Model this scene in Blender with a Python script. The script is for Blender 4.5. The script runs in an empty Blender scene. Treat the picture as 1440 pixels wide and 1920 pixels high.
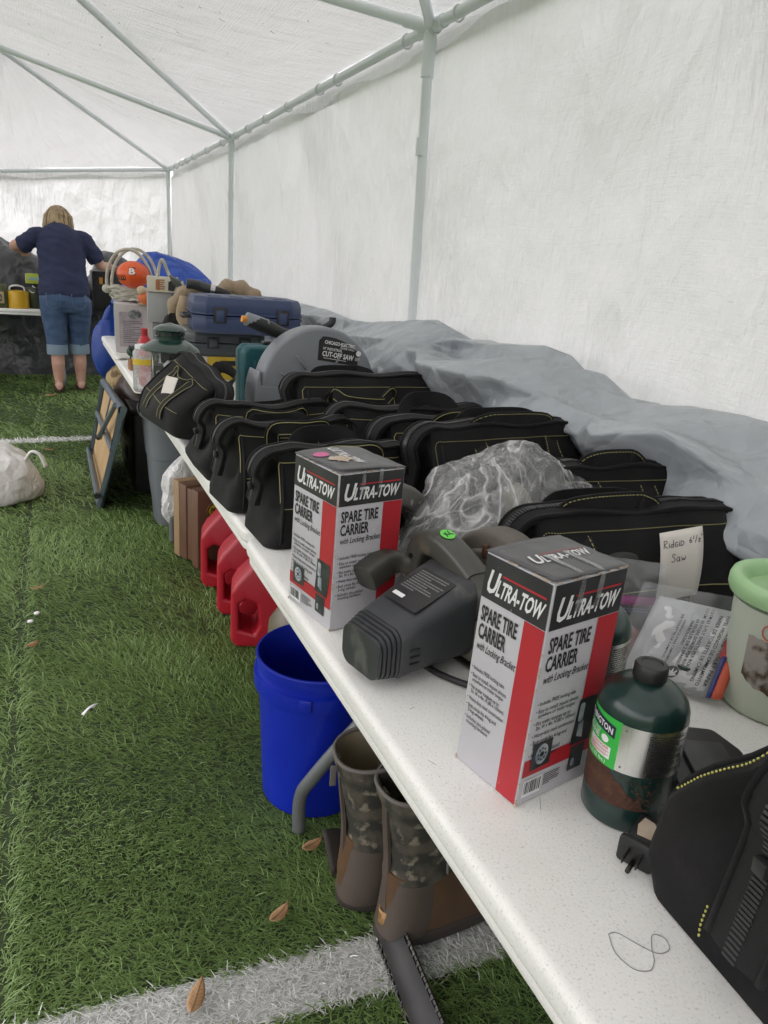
import bpy, bmesh, math, random
import numpy as np
from mathutils import Vector, Matrix, noise
V = Vector
R = math.radians
rnd = random.Random(7)
SC = bpy.context.scene
COL = SC.collection

# ------------------------------------------------------------------ camera
def cam_axes(pitch, roll, yaw):
    cy, sy, cp, sp = math.cos(yaw), math.sin(yaw), math.cos(pitch), math.sin(pitch)
    f = V((sy*cp, cy*cp, -sp)); r = V((cy, -sy, 0)); d = f.cross(r)
    c, s = math.cos(roll), math.sin(roll)
    return c*r + s*d, -s*r + c*d, f
cam_data = bpy.data.cameras.new('camera')
cam = bpy.data.objects.new('camera', cam_data); COL.objects.link(cam)
_r, _d, _f = cam_axes(0.314534, -0.076022, 0.438701)
cam.matrix_world = Matrix(((_r.x, -_d.x, -_f.x, 0), (_r.y, -_d.y, -_f.y, 0), (_r.z, -_d.z, -_f.z, 1.26), (0, 0, 0, 1)))
cam_data.sensor_fit = 'VERTICAL'; cam_data.sensor_height = 36.0
cam_data.lens = 36.0*1386.87/1920.0
cam_data.clip_start = 0.02; cam_data.clip_end = 600
SC.camera = cam
# ------------------------------------------------------------------ light
SUN_EL, SUN_AZ = R(70), R(-60)
W = bpy.data.worlds.new('World'); SC.world = W; W.use_nodes = True
nt = W.node_tree; bg = nt.nodes['Background']
sky = nt.nodes.new('ShaderNodeTexSky'); sky.sky_type = 'NISHITA'; sky.sun_disc = False
sky.sun_elevation = SUN_EL; sky.sun_rotation = SUN_AZ
sky.air_density = 1.6; sky.dust_density = 4.0; sky.ozone_density = 0.6
hs = nt.nodes.new('ShaderNodeHueSaturation'); hs.inputs['Saturation'].default_value = 0.06   # an overcast, milky sky
nt.links.new(sky.outputs[0], hs.inputs['Color']); mxs = nt.nodes.new('ShaderNodeMix'); mxs.data_type = 'RGBA'; mxs.blend_type = 'MULTIPLY'; mxs.inputs[0].default_value = 1; mxs.inputs[7].default_value = (1, .955, .975, 1)
nt.links.new(hs.outputs[0], mxs.inputs[6]); nt.links.new(mxs.outputs[2], bg.inputs[0])
bg.inputs[1].default_value = 0.15
sl = bpy.data.lights.new('sun', 'SUN'); sl.energy = .9; sl.angle = R(30); sl.color = (1, .95, .955)
sun = bpy.data.objects.new('sun', sl); COL.objects.link(sun)
sd = V((math.sin(SUN_AZ)*math.cos(SUN_EL), math.cos(SUN_AZ)*math.cos(SUN_EL), math.sin(SUN_EL)))
sun.rotation_euler = sd.to_track_quat('Z', 'Y').to_euler(); sun.location = (0, 0, 12)
SC.view_settings.view_transform = 'Standard'; SC.view_settings.look = 'None'
SC.view_settings.gamma = 1.0; SC.view_settings.use_curve_mapping = False
SC.view_settings.exposure = 1.76
SC.render.engine = 'CYCLES'
SC.cycles.max_bounces = 12; SC.cycles.diffuse_bounces = 6; SC.cycles.transparent_max_bounces = 16
SC.cycles.transmission_bounces = 8

# ------------------------------------------------------------------ materials
def link(nt, a, b): nt.links.new(a, b)
def M(name, col, rough=.5, metal=0., col2=None, vs=6., vd=5., vc=(.4, .65), bump=0., bs=60., bstretch=(1, 1, 1), spec=.5, coat=0., sheen=0., trans=None, wear=None, wearcol=None, ws=14., alpha=None):
    """principled with a noise blend of two colours, a noise bump and an optional wear mask"""
    m = bpy.data.materials.new(name); m.use_nodes = True
    n = m.node_tree; p = n.nodes['Principled BSDF']
    tc = n.nodes.new('ShaderNodeTexCoord')
    base = p.inputs['Base Color']; base.default_value = (*col, 1)
    p.inputs['Roughness'].default_value = rough; p.inputs['Metallic'].default_value = metal
    p.inputs['Specular IOR Level'].default_value = spec
    if coat: p.inputs['Coat Weight'].default_value = coat; p.inputs['Coat Roughness'].default_value = .1
    if sheen: p.inputs['Sheen Weight'].default_value = sheen; p.inputs['Sheen Roughness'].default_value = .5
    out = None
    def nz(scale, detail, st=(1, 1, 1)):
        t = n.nodes.new('ShaderNodeTexNoise'); t.inputs['Scale'].default_value = scale; t.inputs['Detail'].default_value = detail
        if st != (1, 1, 1):
            mp = n.nodes.new('ShaderNodeMapping'); mp.inputs['Scale'].default_value = st
            link(n, tc.outputs['Object'], mp.inputs[0]); link(n, mp.outputs[0], t.inputs[0])
        else: link(n, tc.outputs['Object'], t.inputs[0])
        return t
    def ramp(sock, lo, hi):
        r = n.nodes.new('ShaderNodeMapRange'); r.inputs[1].default_value = lo; r.inputs[2].default_value = hi
        link(n, sock, r.inputs[0]); return r.outputs[0]
    def mix(fac, a, b):
        x = n.nodes.new('ShaderNodeMix'); x.data_type = 'RGBA'
        link(n, fac, x.inputs[0])
        for k, s in ((6, a), (7, b)):
            if isinstance(s, tuple): x.inputs[k].default_value = (*s, 1)
            else: link(n, s, x.inputs[k])
        return x.outputs[2]
    cur = col
    if col2:
        cur = mix(ramp(nz(vs, vd).outputs[0], *vc), col, col2)
    if wear:
        w = ramp(nz(ws, 8).outputs[0], *wear)
        cur = mix(w, cur, wearcol)
    if not isinstance(cur, tuple): link(n, cur, base)
    if bump:
        b = n.nodes.new('ShaderNodeBump'); b.inputs['Strength'].default_value = bump; b.inputs['Distance'].default_value = .004
        link(n, nz(bs, 4, bstretch).outputs[0], b.inputs['Height']); link(n, b.outputs[0], p.inputs['Normal'])
    if trans: p.inputs['Transmission Weight'].default_value = trans
    if alpha is not None: p.inputs['Alpha'].default_value = alpha
    return m

def fabric_sheet(name, col, trans, ripple_shade=0., weave=1.0):
    """woven tent sheeting: part of the light goes through"""
    m = bpy.data.materials.new(name); m.use_nodes = True; n = m.node_tree
    for x in list(n.nodes):
        if x.type != 'OUTPUT_MATERIAL': n.nodes.remove(x)
    out = next(x for x in n.nodes if x.type == 'OUTPUT_MATERIAL')
    tc = n.nodes.new('ShaderNodeTexCoord')
    def nz(st, sc, det=3):
        mp = n.nodes.new('ShaderNodeMapping'); mp.inputs['Scale'].default_value = st
        t = n.nodes.new('ShaderNodeTexNoise'); t.inputs['Scale'].default_value = sc; t.inputs['Detail'].default_value = det
        link(n, tc.outputs['UV'], mp.inputs[0]); link(n, mp.outputs[0], t.inputs[0]); return t.outputs[0]
    def math_(op, a, b):
        x = n.nodes.new('ShaderNodeMath'); x.operation = op
        for k, s in enumerate((a, b)):
            if isinstance(s, (int, float)): x.inputs[k].default_value = s
            else: link(n, s, x.inputs[k])
        return x.outputs[0]
    def vor(sc, st, dist):
        mp = n.nodes.new('ShaderNodeMapping'); mp.inputs['Scale'].default_value = st; link(n, tc.outputs['UV'], mp.inputs[0])
        t0 = n.nodes.new('ShaderNodeTexNoise'); t0.inputs['Scale'].default_value = 1.7; t0.inputs['Detail'].default_value = 5; link(n, mp.outputs[0], t0.inputs[0])
        mv = n.nodes.new('ShaderNodeVectorMath'); mv.operation = 'MULTIPLY_ADD'; link(n, t0.outputs['Color'], mv.inputs[0]); mv.inputs[1].default_value = (dist,)*3; link(n, mp.outputs[0], mv.inputs[2])
        vt = n.nodes.new('ShaderNodeTexVoronoi'); vt.feature = 'DISTANCE_TO_EDGE'; vt.inputs['Scale'].default_value = sc; link(n, mv.outputs[0], vt.inputs['Vector']); return vt.outputs['Distance']
    th = math_('ADD', nz((70, 2.2, 1), 2.2), nz((2.2, 70, 1), 2.2))           # warp and weft threads
    th2 = math_('ADD', nz((190, 14, 1), 2.2), nz((14, 190, 1), 2.2))
    wr = nz((1.6, .8, 1), 2.0, 8)                                             # soft creases
    k = n.nodes.new('ShaderNodeMapRange'); k.inputs[1].default_value = .75; k.inputs[2].default_value = 1.25
    k.inputs[3].default_value = 1-.07*weave; k.inputs[4].default_value = 1.0
    link(n, math_('MULTIPLY', math_('ADD', th, th2), .5), k.inputs[0])
    val = k.outputs[0]
    if ripple_shade:  # shade of the sheet's ripples put into the colour as darker patches
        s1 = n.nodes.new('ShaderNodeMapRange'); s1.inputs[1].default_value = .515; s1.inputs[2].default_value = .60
        s1.inputs[3].default_value = 1.0; s1.inputs[4].default_value = 1.0 - ripple_shade
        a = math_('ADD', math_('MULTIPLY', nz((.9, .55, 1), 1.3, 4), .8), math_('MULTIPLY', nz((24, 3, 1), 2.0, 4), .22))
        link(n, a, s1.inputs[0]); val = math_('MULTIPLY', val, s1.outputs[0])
    hsv = n.nodes.new('ShaderNodeMix'); hsv.data_type = 'RGBA'
    hsv.inputs[6].default_value = (0, 0, 0, 1); hsv.inputs[7].default_value = (*col, 1); link(n, val, hsv.inputs[0])
    b = n.nodes.new('ShaderNodeBump'); b.inputs['Strength'].default_value = 1.; b.inputs['Distance'].default_value = .085
    fold = math_('ADD', math_('MULTIPLY', vor(1.0, (1, .55, 1), 1.0), .6), math_('MULTIPLY', vor(3.6, (1.3, .5, 1), .7), .30))
    rp = n.nodes.new('ShaderNodeMapRange'); rp.inputs[1].default_value = .48; rp.inputs[2].default_value = .62; link(n, nz((1, .8, 1), 1.1, 3), rp.inputs[0])
    rip = math_('MULTIPLY', nz((26, 2.0, 1), 1.6, 4), rp.outputs[0])
    h = math_('ADD', math_('ADD', math_('MULTIPLY', th, .07*weave), math_('MULTIPLY', th2, .06*weave)), math_('ADD', math_('MULTIPLY', wr, 1.1), math_('ADD', fold, math_('MULTIPLY', rip, .55))))
    link(n, h, b.inputs['Height'])
    d = n.nodes.new('ShaderNodeBsdfDiffuse'); t = n.nodes.new('ShaderNodeBsdfTranslucent'); g = n.nodes.new('ShaderNodeBsdfGlossy')
    g.inputs['Roughness'].default_value = .42; g.inputs['Color'].default_value = (.9, .9, .9, 1)
    for x in (d, t): link(n, hsv.outputs[2], x.inputs['Color'])
    for x in (d, t, g): link(n, b.outputs[0], x.inputs['Normal'])
    mx = n.nodes.new('ShaderNodeMixShader'); mx.inputs[0].default_value = trans
    link(n, d.outputs[0], mx.inputs[1]); link(n, t.outputs[0], mx.inputs[2])
    fr = n.nodes.new('ShaderNodeFresnel'); fr.inputs[0].default_value = 1.35
    m2 = n.nodes.new('ShaderNodeMixShader'); link(n, math_('MULTIPLY', fr.outputs[0], .5), m2.inputs[0])
    link(n, mx.outputs[0], m2.inputs[1]); link(n, g.outputs[0], m2.inputs[2]); link(n, m2.outputs[0], out.inputs[0])
    return m

def clear_film(name, milk=.12, tint=(.95, .96, .97), gl=.12, op=.08, fk=.75, wrink=0., streak=0.):
    """thin clear plastic: mostly see-through, milky where it folds, shiny"""
    m = bpy.data.materials.new(name); m.use_nodes = True; n = m.node_tree
    for x in list(n.nodes):
        if x.type != 'OUTPUT_MATERIAL': n.nodes.remove(x)
    out = next(x for x in n.nodes if x.type == 'OUTPUT_MATERIAL')
    tr = n.nodes.new('ShaderNodeBsdfTransparent'); tr.inputs[0].default_value = (*tint, 1)
    di = n.nodes.new('ShaderNodeBsdfDiffuse'); di.inputs[0].default_value = (.8, .8, .8, 1)
    gs = n.nodes.new('ShaderNodeBsdfGlossy'); gs.inputs['Roughness'].default_value = gl
    lw = n.nodes.new('ShaderNodeLayerWeight'); lw.inputs[0].default_value = .35
    tc = n.nodes.new('ShaderNodeTexCoord')
    if wrink:
        mp = n.nodes.new('ShaderNodeMapping'); mp.inputs['Scale'].default_value = (1, 1, .35); link(n, tc.outputs['Object'], mp.inputs[0])
        tw = n.nodes.new('ShaderNodeTexNoise'); tw.inputs['Scale'].default_value = 38; tw.inputs['Detail'].default_value = 5; tw.inputs['Distortion'].default_value = 1.2; link(n, mp.outputs[0], tw.inputs[0])
        bw = n.nodes.new('ShaderNodeBump'); bw.inputs['Strength'].default_value = wrink; bw.inputs['Distance'].default_value = .02; link(n, tw.outputs[0], bw.inputs['Height'])
        link(n, bw.outputs[0], gs.inputs['Normal']); link(n, bw.outputs[0], lw.inputs['Normal'])
    t = n.nodes.new('ShaderNodeTexNoise'); t.inputs['Scale'].default_value = 28; t.inputs['Detail'].default_value = 6
    link(n, tc.outputs['Object'], t.inputs[0])
    mr = n.nodes.new('ShaderNodeMapRange'); mr.inputs[1].default_value = .45; mr.inputs[2].default_value = .75; mr.inputs[4].default_value = milk*2
    link(n, t.outputs[0], mr.inputs[0])
    ad = n.nodes.new('ShaderNodeMath'); ad.operation = 'ADD'; ad.inputs[1].default_value = op; link(n, mr.outputs[0], ad.inputs[0])
    if streak:      # folded film and its highlight streaks, put into the colour as white lines
        mp2 = n.nodes.new('ShaderNodeMapping'); mp2.inputs['Scale'].default_value = (1, 1, .3); link(n, tc.outputs['Object'], mp2.inputs[0])
        acc = ad.outputs[0]
        for sc, thr, wt in ((5, .030, 1.), (12, .045, .6)):
            t2 = n.nodes.new('ShaderNodeTexNoise'); t2.inputs['Scale'].default_value = sc; t2.inputs['Detail'].default_value = 2; t2.inputs['Distortion'].default_value = 2.2; link(n, mp2.outputs[0], t2.inputs[0])
            s_ = n.nodes.new('ShaderNodeMath'); s_.operation = 'SUBTRACT'; s_.inputs[1].default_value = .5; link(n, t2.outputs[0], s_.inputs[0])
            b_ = n.nodes.new('ShaderNodeMath'); b_.operation = 'ABSOLUTE'; link(n, s_.outputs[0], b_.inputs[0])
            m_ = n.nodes.new('ShaderNodeMapRange'); m_.inputs[1].default_value = 0.; m_.inputs[2].default_value = thr; m_.inputs[3].default_value = streak*wt; m_.inputs[4].default_value = 0.; link(n, b_.outputs[0], m_.inputs[0])
            a_ = n.nodes.new('ShaderNodeMath'); a_.operation = 'ADD'; a_.use_clamp = True; link(n, acc, a_.inputs[0]); link(n, m_.outputs[0], a_.inputs[1]); acc = a_.outputs[0]
        ad = type('o', (), {'outputs': [acc]})
    a = n.nodes.new('ShaderNodeMixShader'); link(n, ad.outputs[0], a.inputs[0]); link(n, tr.outputs[0], a.inputs[1]); link(n, di.outputs[0], a.inputs[2])
    f = n.nodes.new('ShaderNodeMath'); f.operation = 'MULTIPLY'; f.inputs[1].default_value = fk; link(n, lw.outputs['Fresnel'], f.inputs[0])
    b = n.nodes.new('ShaderNodeMixShader'); link(n, f.outputs[0], b.inputs[0]); link(n, a.outputs[0], b.inputs[1]); link(n, gs.outputs[0], b.inputs[2])
    link(n, b.outputs[0], out.inputs[0])
    return m

# ------------------------------------------------------------------ mesh helpers
def fbm(p, o=4, g=.5):
    a, s, f = 0., 1., 1.
    for _ in range(o):
        a += s*noise.noise(p*f); f *= 2.03; s *= g
    return a
def crease(p, o=4):
    a, s, f = 0., 1., 1.
    for k in range(o):
        a += s*(1-2.2*abs(noise.noise(p*f + V((k*7.1, 3.3, 1.7))))); f *= 2.1; s *= .5
    return a
_rd = random.Random(99)
_DIR = [V((_rd.gauss(0, 1), _rd.gauss(0, 1), _rd.gauss(0, 1))).normalized() for _ in range(64)]
_PH = [_rd.random() for _ in range(64)]
def facet(p, seed=0, o=6, f=1., g=.66, h=1.55):
    """sharp planar folds, as in a crumpled sheet"""
    a, s, t = 0., 1., 0.
    for k in range(o):
        i = (seed*11+k*5) % 64
        q = (p.dot(_DIR[i])*f + _PH[i] + .55*noise.noise(p*(.6*f)+V((k*3.1, seed, 1.7)))) % 1
        a += s*(1-4*abs(q-.5)); t += s; s *= g; f *= h
    return a/t
def cr(pts, n=8, closed=False):
    """Catmull-Rom through the points"""
    P = [V(p) for p in pts]; out = []
    N = len(P)
    for i in range(N if closed else N-1):
        if closed: a, b, c, d = P[(i-1) % N], P[i], P[(i+1) % N], P[(i+2) % N]
        else: a, b, c, d = P[max(i-1, 0)], P[i], P[i+1], P[min(i+2, N-1)]
        for k in range(n):
            t = k/n
            out.append(.5*((2*b)+(c-a)*t+(2*a-5*b+4*c-d)*t*t+(3*b-a-3*c+d)*t**3))
    if not closed: out.append(P[-1])
    return out
def frames(pts, up=None, closed=False):
    P = [V(p) for p in pts]; n = len(P); T = []
    for i in range(n):
        if closed: t = P[(i+1) % n]-P[i-1]
        else: t = P[min(i+1, n-1)]-P[max(i-1, 0)]
        T.append(t.normalized() if t.length > 1e-9 else V((0, 0, 1)))
    u = up or (V((0, 0, 1)) if abs(T[0].z) < .9 else V((1, 0, 0)))
    out = []
    for t in T:
        s = u - t*u.dot(t)
        if s.length < 1e-6: s = t.orthogonal()
        s.normalize(); out.append((t, s, t.cross(s)))
        if up is None: u = s
    return P, out
def resample(P, step):
    P = [V(p) for p in P]; out = [P[0].copy()]; acc = 0.
    for a, b in zip(P, P[1:]):
        L = (b-a).length; t = step-acc
        while t <= L and L > 1e-9: out.append(a+(b-a)*(t/L)); t += step
        acc = (acc+L) % step
    return out
class G:
    def __init__(s): s.v, s.f, s.mi, s.uv = [], [], [], None
    def add(s, v, f, T=None, mi=0):
        o = len(s.v)
        s.v += [tuple(T @ V(p)) for p in v] if T is not None else [tuple(p) for p in v]
        s.f += [tuple(i+o for i in q) for q in f]; s.mi += [mi]*len(f); return s
    def bm(s, b, T=None, mi=0):
        b.verts.index_update()
        s.add([v.co.copy() for v in b.verts], [[v.index for v in f.verts] for f in b.faces], T, mi); b.free(); return s
    def box(s, c, d, b=0., T=None, seg=2, mi=0):
        m = bmesh.new(); bmesh.ops.create_cube(m, size=1)
        for v in m.verts: v.co = V((v.co.x*d[0], v.co.y*d[1], v.co.z*d[2]))
        if b: bmesh.ops.bevel(m, geom=list(m.edges), offset=b, segments=seg, profile=.5, affect='EDGES')
        for v in m.verts: v.co += V(c)
        return s.bm(m, T, mi)
    def loft(s, rings, cap=(1, 1), closed=True, T=None, mi=0):
        n = len(rings[0]); v = [p for r in rings for p in r]; f = []
        for i in range(len(rings)-1):
            for j in range(n if closed else n-1):
                k = (j+1) % n
                f.append((i*n+j, i*n+k, (i+1)*n+k, (i+1)*n+j))
        if cap[0]: f.append(tuple(reversed(range(n))))
        if cap[1]: f.append(tuple((len(rings)-1)*n+j for j in range(n)))
        return s.add(v, f, T, mi)
    def tube(s, pts, r, n=8, cap=(1, 1), closed=False, up=None, T=None, mi=0, flat=1., sq=2.):
        P, F = frames(pts, up, closed); rings = []
        for i, (p, (t, a, b)) in enumerate(zip(P, F)):
            q = r[i] if isinstance(r, (list, tuple)) else r
            cs = lambda x: math.copysign(abs(x)**(2/sq), x)
            rings.append([p + a*(cs(math.cos(2*math.pi*(j+.5)/n))*q*flat) + b*(cs(math.sin(2*math.pi*(j+.5)/n))*q) for j in range(n)])
        if closed: rings.append(rings[0]); cap = (0, 0)
        return s.loft(rings, cap, True, T, mi)
    def ribbon(s, pts, w, t, up=None, sides=None, T=None, mi=0):
        """flat strap: w wide across the side vector, t thick"""
        P, F = frames(pts, up); rings = []
        for i, (p, (tt, a, b)) in enumerate(zip(P, F)):
            ww = w[i] if isinstance(w, (list, tuple)) else w
            rings.append([p+b*ww/2+a*t/2, p-b*ww/2+a*t/2, p-b*ww/2-a*t/2, p+b*ww/2-a*t/2])
        return s.loft(rings, (1, 1), True, T, mi)
    def lathe(s, prof, n=32, T=None, cap=(1, 1), mi=0):
        return s.loft([[V((r*math.cos(2*math.pi*j/n), r*math.sin(2*math.pi*j/n), z)) for j in range(n)] for r, z in prof], cap, True, T, mi)
    def prism(s, poly, h, b=0., T=None, mi=0, seg=2):
        """polygon in xy, extruded along +z by h"""
        m = bmesh.new(); vs = [m.verts.new((x, y, 0)) for x, y in poly]; f = m.faces.new(vs)
        r = bmesh.ops.extrude_face_region(m, geom=[f])
        for e in r['geom']:
            if isinstance(e, bmesh.types.BMVert): e.co.z += h
        bmesh.ops.recalc_face_normals(m, faces=list(m.faces))
        if b:
            eds = [e for e in m.edges if len(e.link_faces) == 2 and e.calc_face_angle(0) > .35]
            bmesh.ops.bevel(m, geom=eds, offset=b, segments=seg, profile=.5, affect='EDGES', clamp_overlap=True)
        return s.bm(m, T, mi)
    def ball(s, c, r, n=16, T=None, mi=0, fn=None):
        m = bmesh.new(); bmesh.ops.create_uvsphere(m, u_segments=n*2, v_segments=n, radius=1)
        for v in m.verts:
            q = v.co.copy(); k = fn(q) if fn else 1.
            v.co = V((q.x*r[0]*k, q.y*r[1]*k, q.z*r[2]*k)) + V(c)
        return s.bm(m, T, mi)
    def grid(s, fn, nu, nv, T=None, mi=0):
        v = [fn(i/nu, j/nv) for i in range(nu+1) for j in range(nv+1)]
        f = [(i*(nv+1)+j, (i+1)*(nv+1)+j, (i+1)*(nv+1)+j+1, i*(nv+1)+j+1) for i in range(nu) for j in range(nv)]
        return s.add(v, f, T, mi)
    def quad(s, a, b, c, d, mi=0): return s.add([a, b, c, d], [(0, 1, 2, 3)], mi=mi)
    def mesh(s, name, mats, smooth=40, fix=True):
        me = bpy.data.meshes.new(name); me.from_pydata(s.v, [], s.f)
        mats = mats if isinstance(mats, (list, tuple)) else [mats]
        for m in mats: me.materials.append(m)
        if len(mats) > 1: me.polygons.foreach_set('material_index', s.mi)
        if fix:
            b = bmesh.new(); b.from_mesh(me); bmesh.ops.recalc_face_normals(b, faces=list(b.faces)); b.to_mesh(me); b.free()
        if smooth:
            me.polygons.foreach_set('use_smooth', [True]*len(me.polygons))
            if smooth < 180: me.set_sharp_from_angle(angle=R(smooth))
        me.update(); return me
    def obj(s, name, mats, parent=None, smooth=40, fix=True, mod=None, loc=None, rot=None):
        o = bpy.data.objects.new(name, s.mesh(name, mats, smooth, fix)); COL.objects.link(o)
        if parent: o.parent = parent
        if loc: o.location = loc
        if rot: o.rotation_euler = rot
        if mod: mod(o)
        return o
def solid(t, off=0.):
    def f(o):
        m = o.modifiers.new('t', 'SOLIDIFY'); m.thickness = t; m.offset = off
    return f
def subd(k=1):
    def f(o):
        m = o.modifiers.new('s', 'SUBSURF'); m.levels = k; m.render_levels = k
    return f
def tag(o, label, cat, group=None, kind=None):
    o['label'] = label; o['category'] = cat
    if group: o['group'] = group
    if kind: o['kind'] = kind
    return o
def thing(name, label, cat, loc=(0, 0, 0), rz=0., group=None, rot=None):
    o = bpy.data.objects.new(name, None); COL.objects.link(o); o.empty_display_size = .05
    o.location = loc; o.rotation_euler = rot if rot else (0, 0, rz)
    return tag(o, label, cat, group)
def setting(o): o['kind'] = 'structure'; return o
def TR(loc=(0, 0, 0), rx=0, ry=0, rz=0, s=1.):
    return Matrix.Translation(loc) @ Matrix.Rotation(rz, 4, 'Z') @ Matrix.Rotation(ry, 4, 'Y') @ Matrix.Rotation(rx, 4, 'X') @ Matrix.Scale(s, 4)
def plane_T(o, u, v):
    u, v = V(u).normalized(), V(v).normalized(); w = u.cross(v)
    return Matrix(((u.x, v.x, w.x, o[0]), (u.y, v.y, w.y, o[1]), (u.z, v.z, w.z, o[2]), (0, 0, 0, 1)))
_tc = {}
def text_geo(body, bold=0.):
    k = (body, bold)
    if k not in _tc:
        c = bpy.data.curves.new('t', 'FONT'); c.body = body; c.size = 1; c.resolution_u = 2; c.offset = bold; c.fill_mode = 'FRONT'
        o = bpy.data.objects.new('t', c); me = bpy.data.meshes.new_from_object(o)
        vs = [v.co.copy() for v in me.vertices]; fs = [tuple(p.vertices) for p in me.polygons]
        bpy.data.objects.remove(o); bpy.data.curves.remove(c); bpy.data.meshes.remove(me)
        x0 = min(v.x for v in vs); x1 = max(v.x for v in vs)
        _tc[k] = ([(v.x-x0, v.y) for v in vs], fs, x1-x0)
    return _tc[k]
def text(g, body, x, y, h, w=None, bold=.0, shear=0., T=None, warp=None, mi=0):
    """add lettering to g: cap height h (about .7 of the font size), fitted to width w"""
    vs, fs, tw = text_geo(body, bold)
    sy = h/.7; sx = (w/tw) if w else sy
    pts = []
    for a, b in vs:
        q = (x + a*sx + shear*b*sy, y + b*sy)
        pts.append(V(warp(*q)) if warp else V((q[0], q[1], 0)))
    return g.add(pts, fs, T, mi)
def greek(g, x, y, w, h, rows, T=None, warp=None, seed=1, mi=0, fill=.45):
    """lines of print too small to read"""
    r = random.Random(seed); dh = h/rows
    for k in range(rows):
        cx = x; end = x + w*(r.uniform(.75, 1) if k % 3 != 2 else r.uniform(.3, .7))
        while cx < end:
            L = r.uniform(.02, .075)*w; yy = y - k*dh
            q = [(cx, yy), (cx+L, yy), (cx+L, yy-dh*fill), (cx, yy-dh*fill)]
            g.add([V(warp(*p)) if warp else V((*p, 0)) for p in q], [(3, 2, 1, 0)], T, mi); cx += L + .012*w
def stroke(g, pts, r, T=None, n=5):
    g.tube([V((x, y, 0)) for x, y in pts], r, n=n, T=T)
STROKES = {
 'R': [[(0, 0), (.05, .7)], [(-.02, .68), (.3, .72), (.36, .5), (.05, .36), (.4, 0)]],
 'I': [[(.05, 0), (.06, .45)], [(.07, .58), (.08, .6)]], 'D': [[(0, 0), (.02, .5)], [(0, .5), (.3, .4), (.3, .12), (0, 0)]],
 'd': [[(.3, .2), (.15, .32), (.02, .18), (.12, 0), (.3, .12)], [(.34, .7), (.3, 0)]],
 'G': [[(.32, .36), (.18, .44), (.02, .22), (.16, 0), (.32, .08), (.3, .2), (.18, .2)]],
 '6': [[(.3, .6), (.08, .3), (.1, .05), (.28, .05), (.3, .25), (.08, .26)]], '1': [[(.1, .32), (.16, .7)]],
 '/': [[(0, -.05), (.25, .7)]], '2': [[(0, .24), (.12, .34), (.2, .24), (0, 0), (.22, .02)]], '"': [[(0, .7), (.01, .6)], [(.08, .7), (.09, .6)]],
 'S': [[(.36, .58), (.2, .7), (.04, .56), (.2, .4), (.36, .22), (.2, 0), (0, .1)]],
 'a': [[(.3, .34), (.12, .36), (.02, .15), (.14, 0), (.28, .14), (.3, .34), (.32, .02), (.38, 0)]],
 'w': [[(0, .34), (.08, .02), (.2, .2), (.28, .02), (.42, .36)]], 'r': [[(0, .36), (.02, 0)], [(.02, .24), (.16, .36), (.24, .3)]],
 'L': [[(.02, .7), (0, 0), (.3, .02)]], 'C': [[(.34, .56), (.16, .62), (.0, .3), (.14, 0), (.34, .06)]], 'u': [[(0, .34), (.04, .03), (.2, .03), (.26, .34), (.28, 0)]],
 'x': [[(0, .4), (.3, 0)], [(.3, .4), (0, 0)]],
}
def hand(g, s, h, T, r=.0006):
    x = 0.
    for ch in s:
        if ch == ' ': x += .35; continue
        for st in STROKES[ch]:
            q = cr([(a, b, 0) for a, b in st], 4) if len(st) > 2 else [V((a, b, 0)) for a, b in st]
            g.tube([V(((p.x+x)*h, p.y*h, 0)) for p in q], r, n=5, T=T)
        x += max(a for st in STROKES[ch] for a, b in st) + .14
def disc_pts(cx, cy, rx, ry, n=24): return [(cx+rx*math.cos(2*math.pi*k/n), cy+ry*math.sin(2*math.pi*k/n)) for k in range(n)]
def flat(g, poly, z=0., T=None, mi=0): return g.add([V((x, y, z)) for x, y in poly], [tuple(range(len(poly)))], T, mi)
def rrect(x0, y0, x1, y1, r, n=4):
    o = []
    for cx, cy, a in ((x1-r, y1-r, 0), (x0+r, y1-r, 90), (x0+r, y0+r, 180), (x1-r, y0+r, 270)):
        for k in range(n+1):
            t = R(a+90*k/n); o.append((cx+r*math.cos(t), cy+r*math.sin(t)))
    return o

# ------------------------------------------------------------------ shared materials
m_pole = M('pole_enamel', (.73, .775, .78), .35, bump=.05)
m_sheet = fabric_sheet('tent_sheet', (.82, .82, .815), .28, ripple_shade=.0)
m_wall = fabric_sheet('tent_wall_sheet', (.90, .90, .90), .45, ripple_shade=.06, weave=.24)
m_loop = M('bungee_loop', (.7, .72, .72), .6)
m_tarp0 = M('plain_silver_tarp', (.31, .345, .365), .27, col2=(.27, .305, .325), vs=3, bump=.10, bs=40, spec=.5)
m_dtarp = M('dark_grey_tarp', (.035, .038, .042), .38, col2=(.055, .058, .062), vs=4, bump=.15, bs=12)
m_plastic_w = M('table_plastic', (.84, .835, .80), .42, col2=(.74, .735, .70), vs=5, vc=(.45, .75), bump=.10, bs=300, wear=(.58, .70), wearcol=(.58, .57, .53), ws=420)
m_leg = M('table_leg_steel', (.22, .23, .24), .38, .55, bump=.05)
m_cord = M('black_canvas', (.0060, .0060, .0064), .74, col2=(.0125, .0120, .0122), vs=9, bump=.25, bs=1500, spec=.17, sheen=.05)
m_cord2 = M('black_webbing', (.012, .012, .0125), .7, bump=.4, bs=1600, spec=.25)
m_zip = M('black_zip_plastic', (.026, .026, .028), .34)
m_yel = M('yellow_thread', (.52, .50, .13), .7)
m_yel2 = M('faded_yellow_thread', (.33, .31, .13), .75)
m_silverprint = M('silver_badge', (.55, .55, .55), .35, .4)
m_blackp = M('black_plastic', (.013, .013, .014), .45, col2=(.022, .022, .022), vs=20)
m_paper = M('card_tag', (.72, .68, .63), .8, col2=(.64, .60, .55), vs=8)
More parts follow.
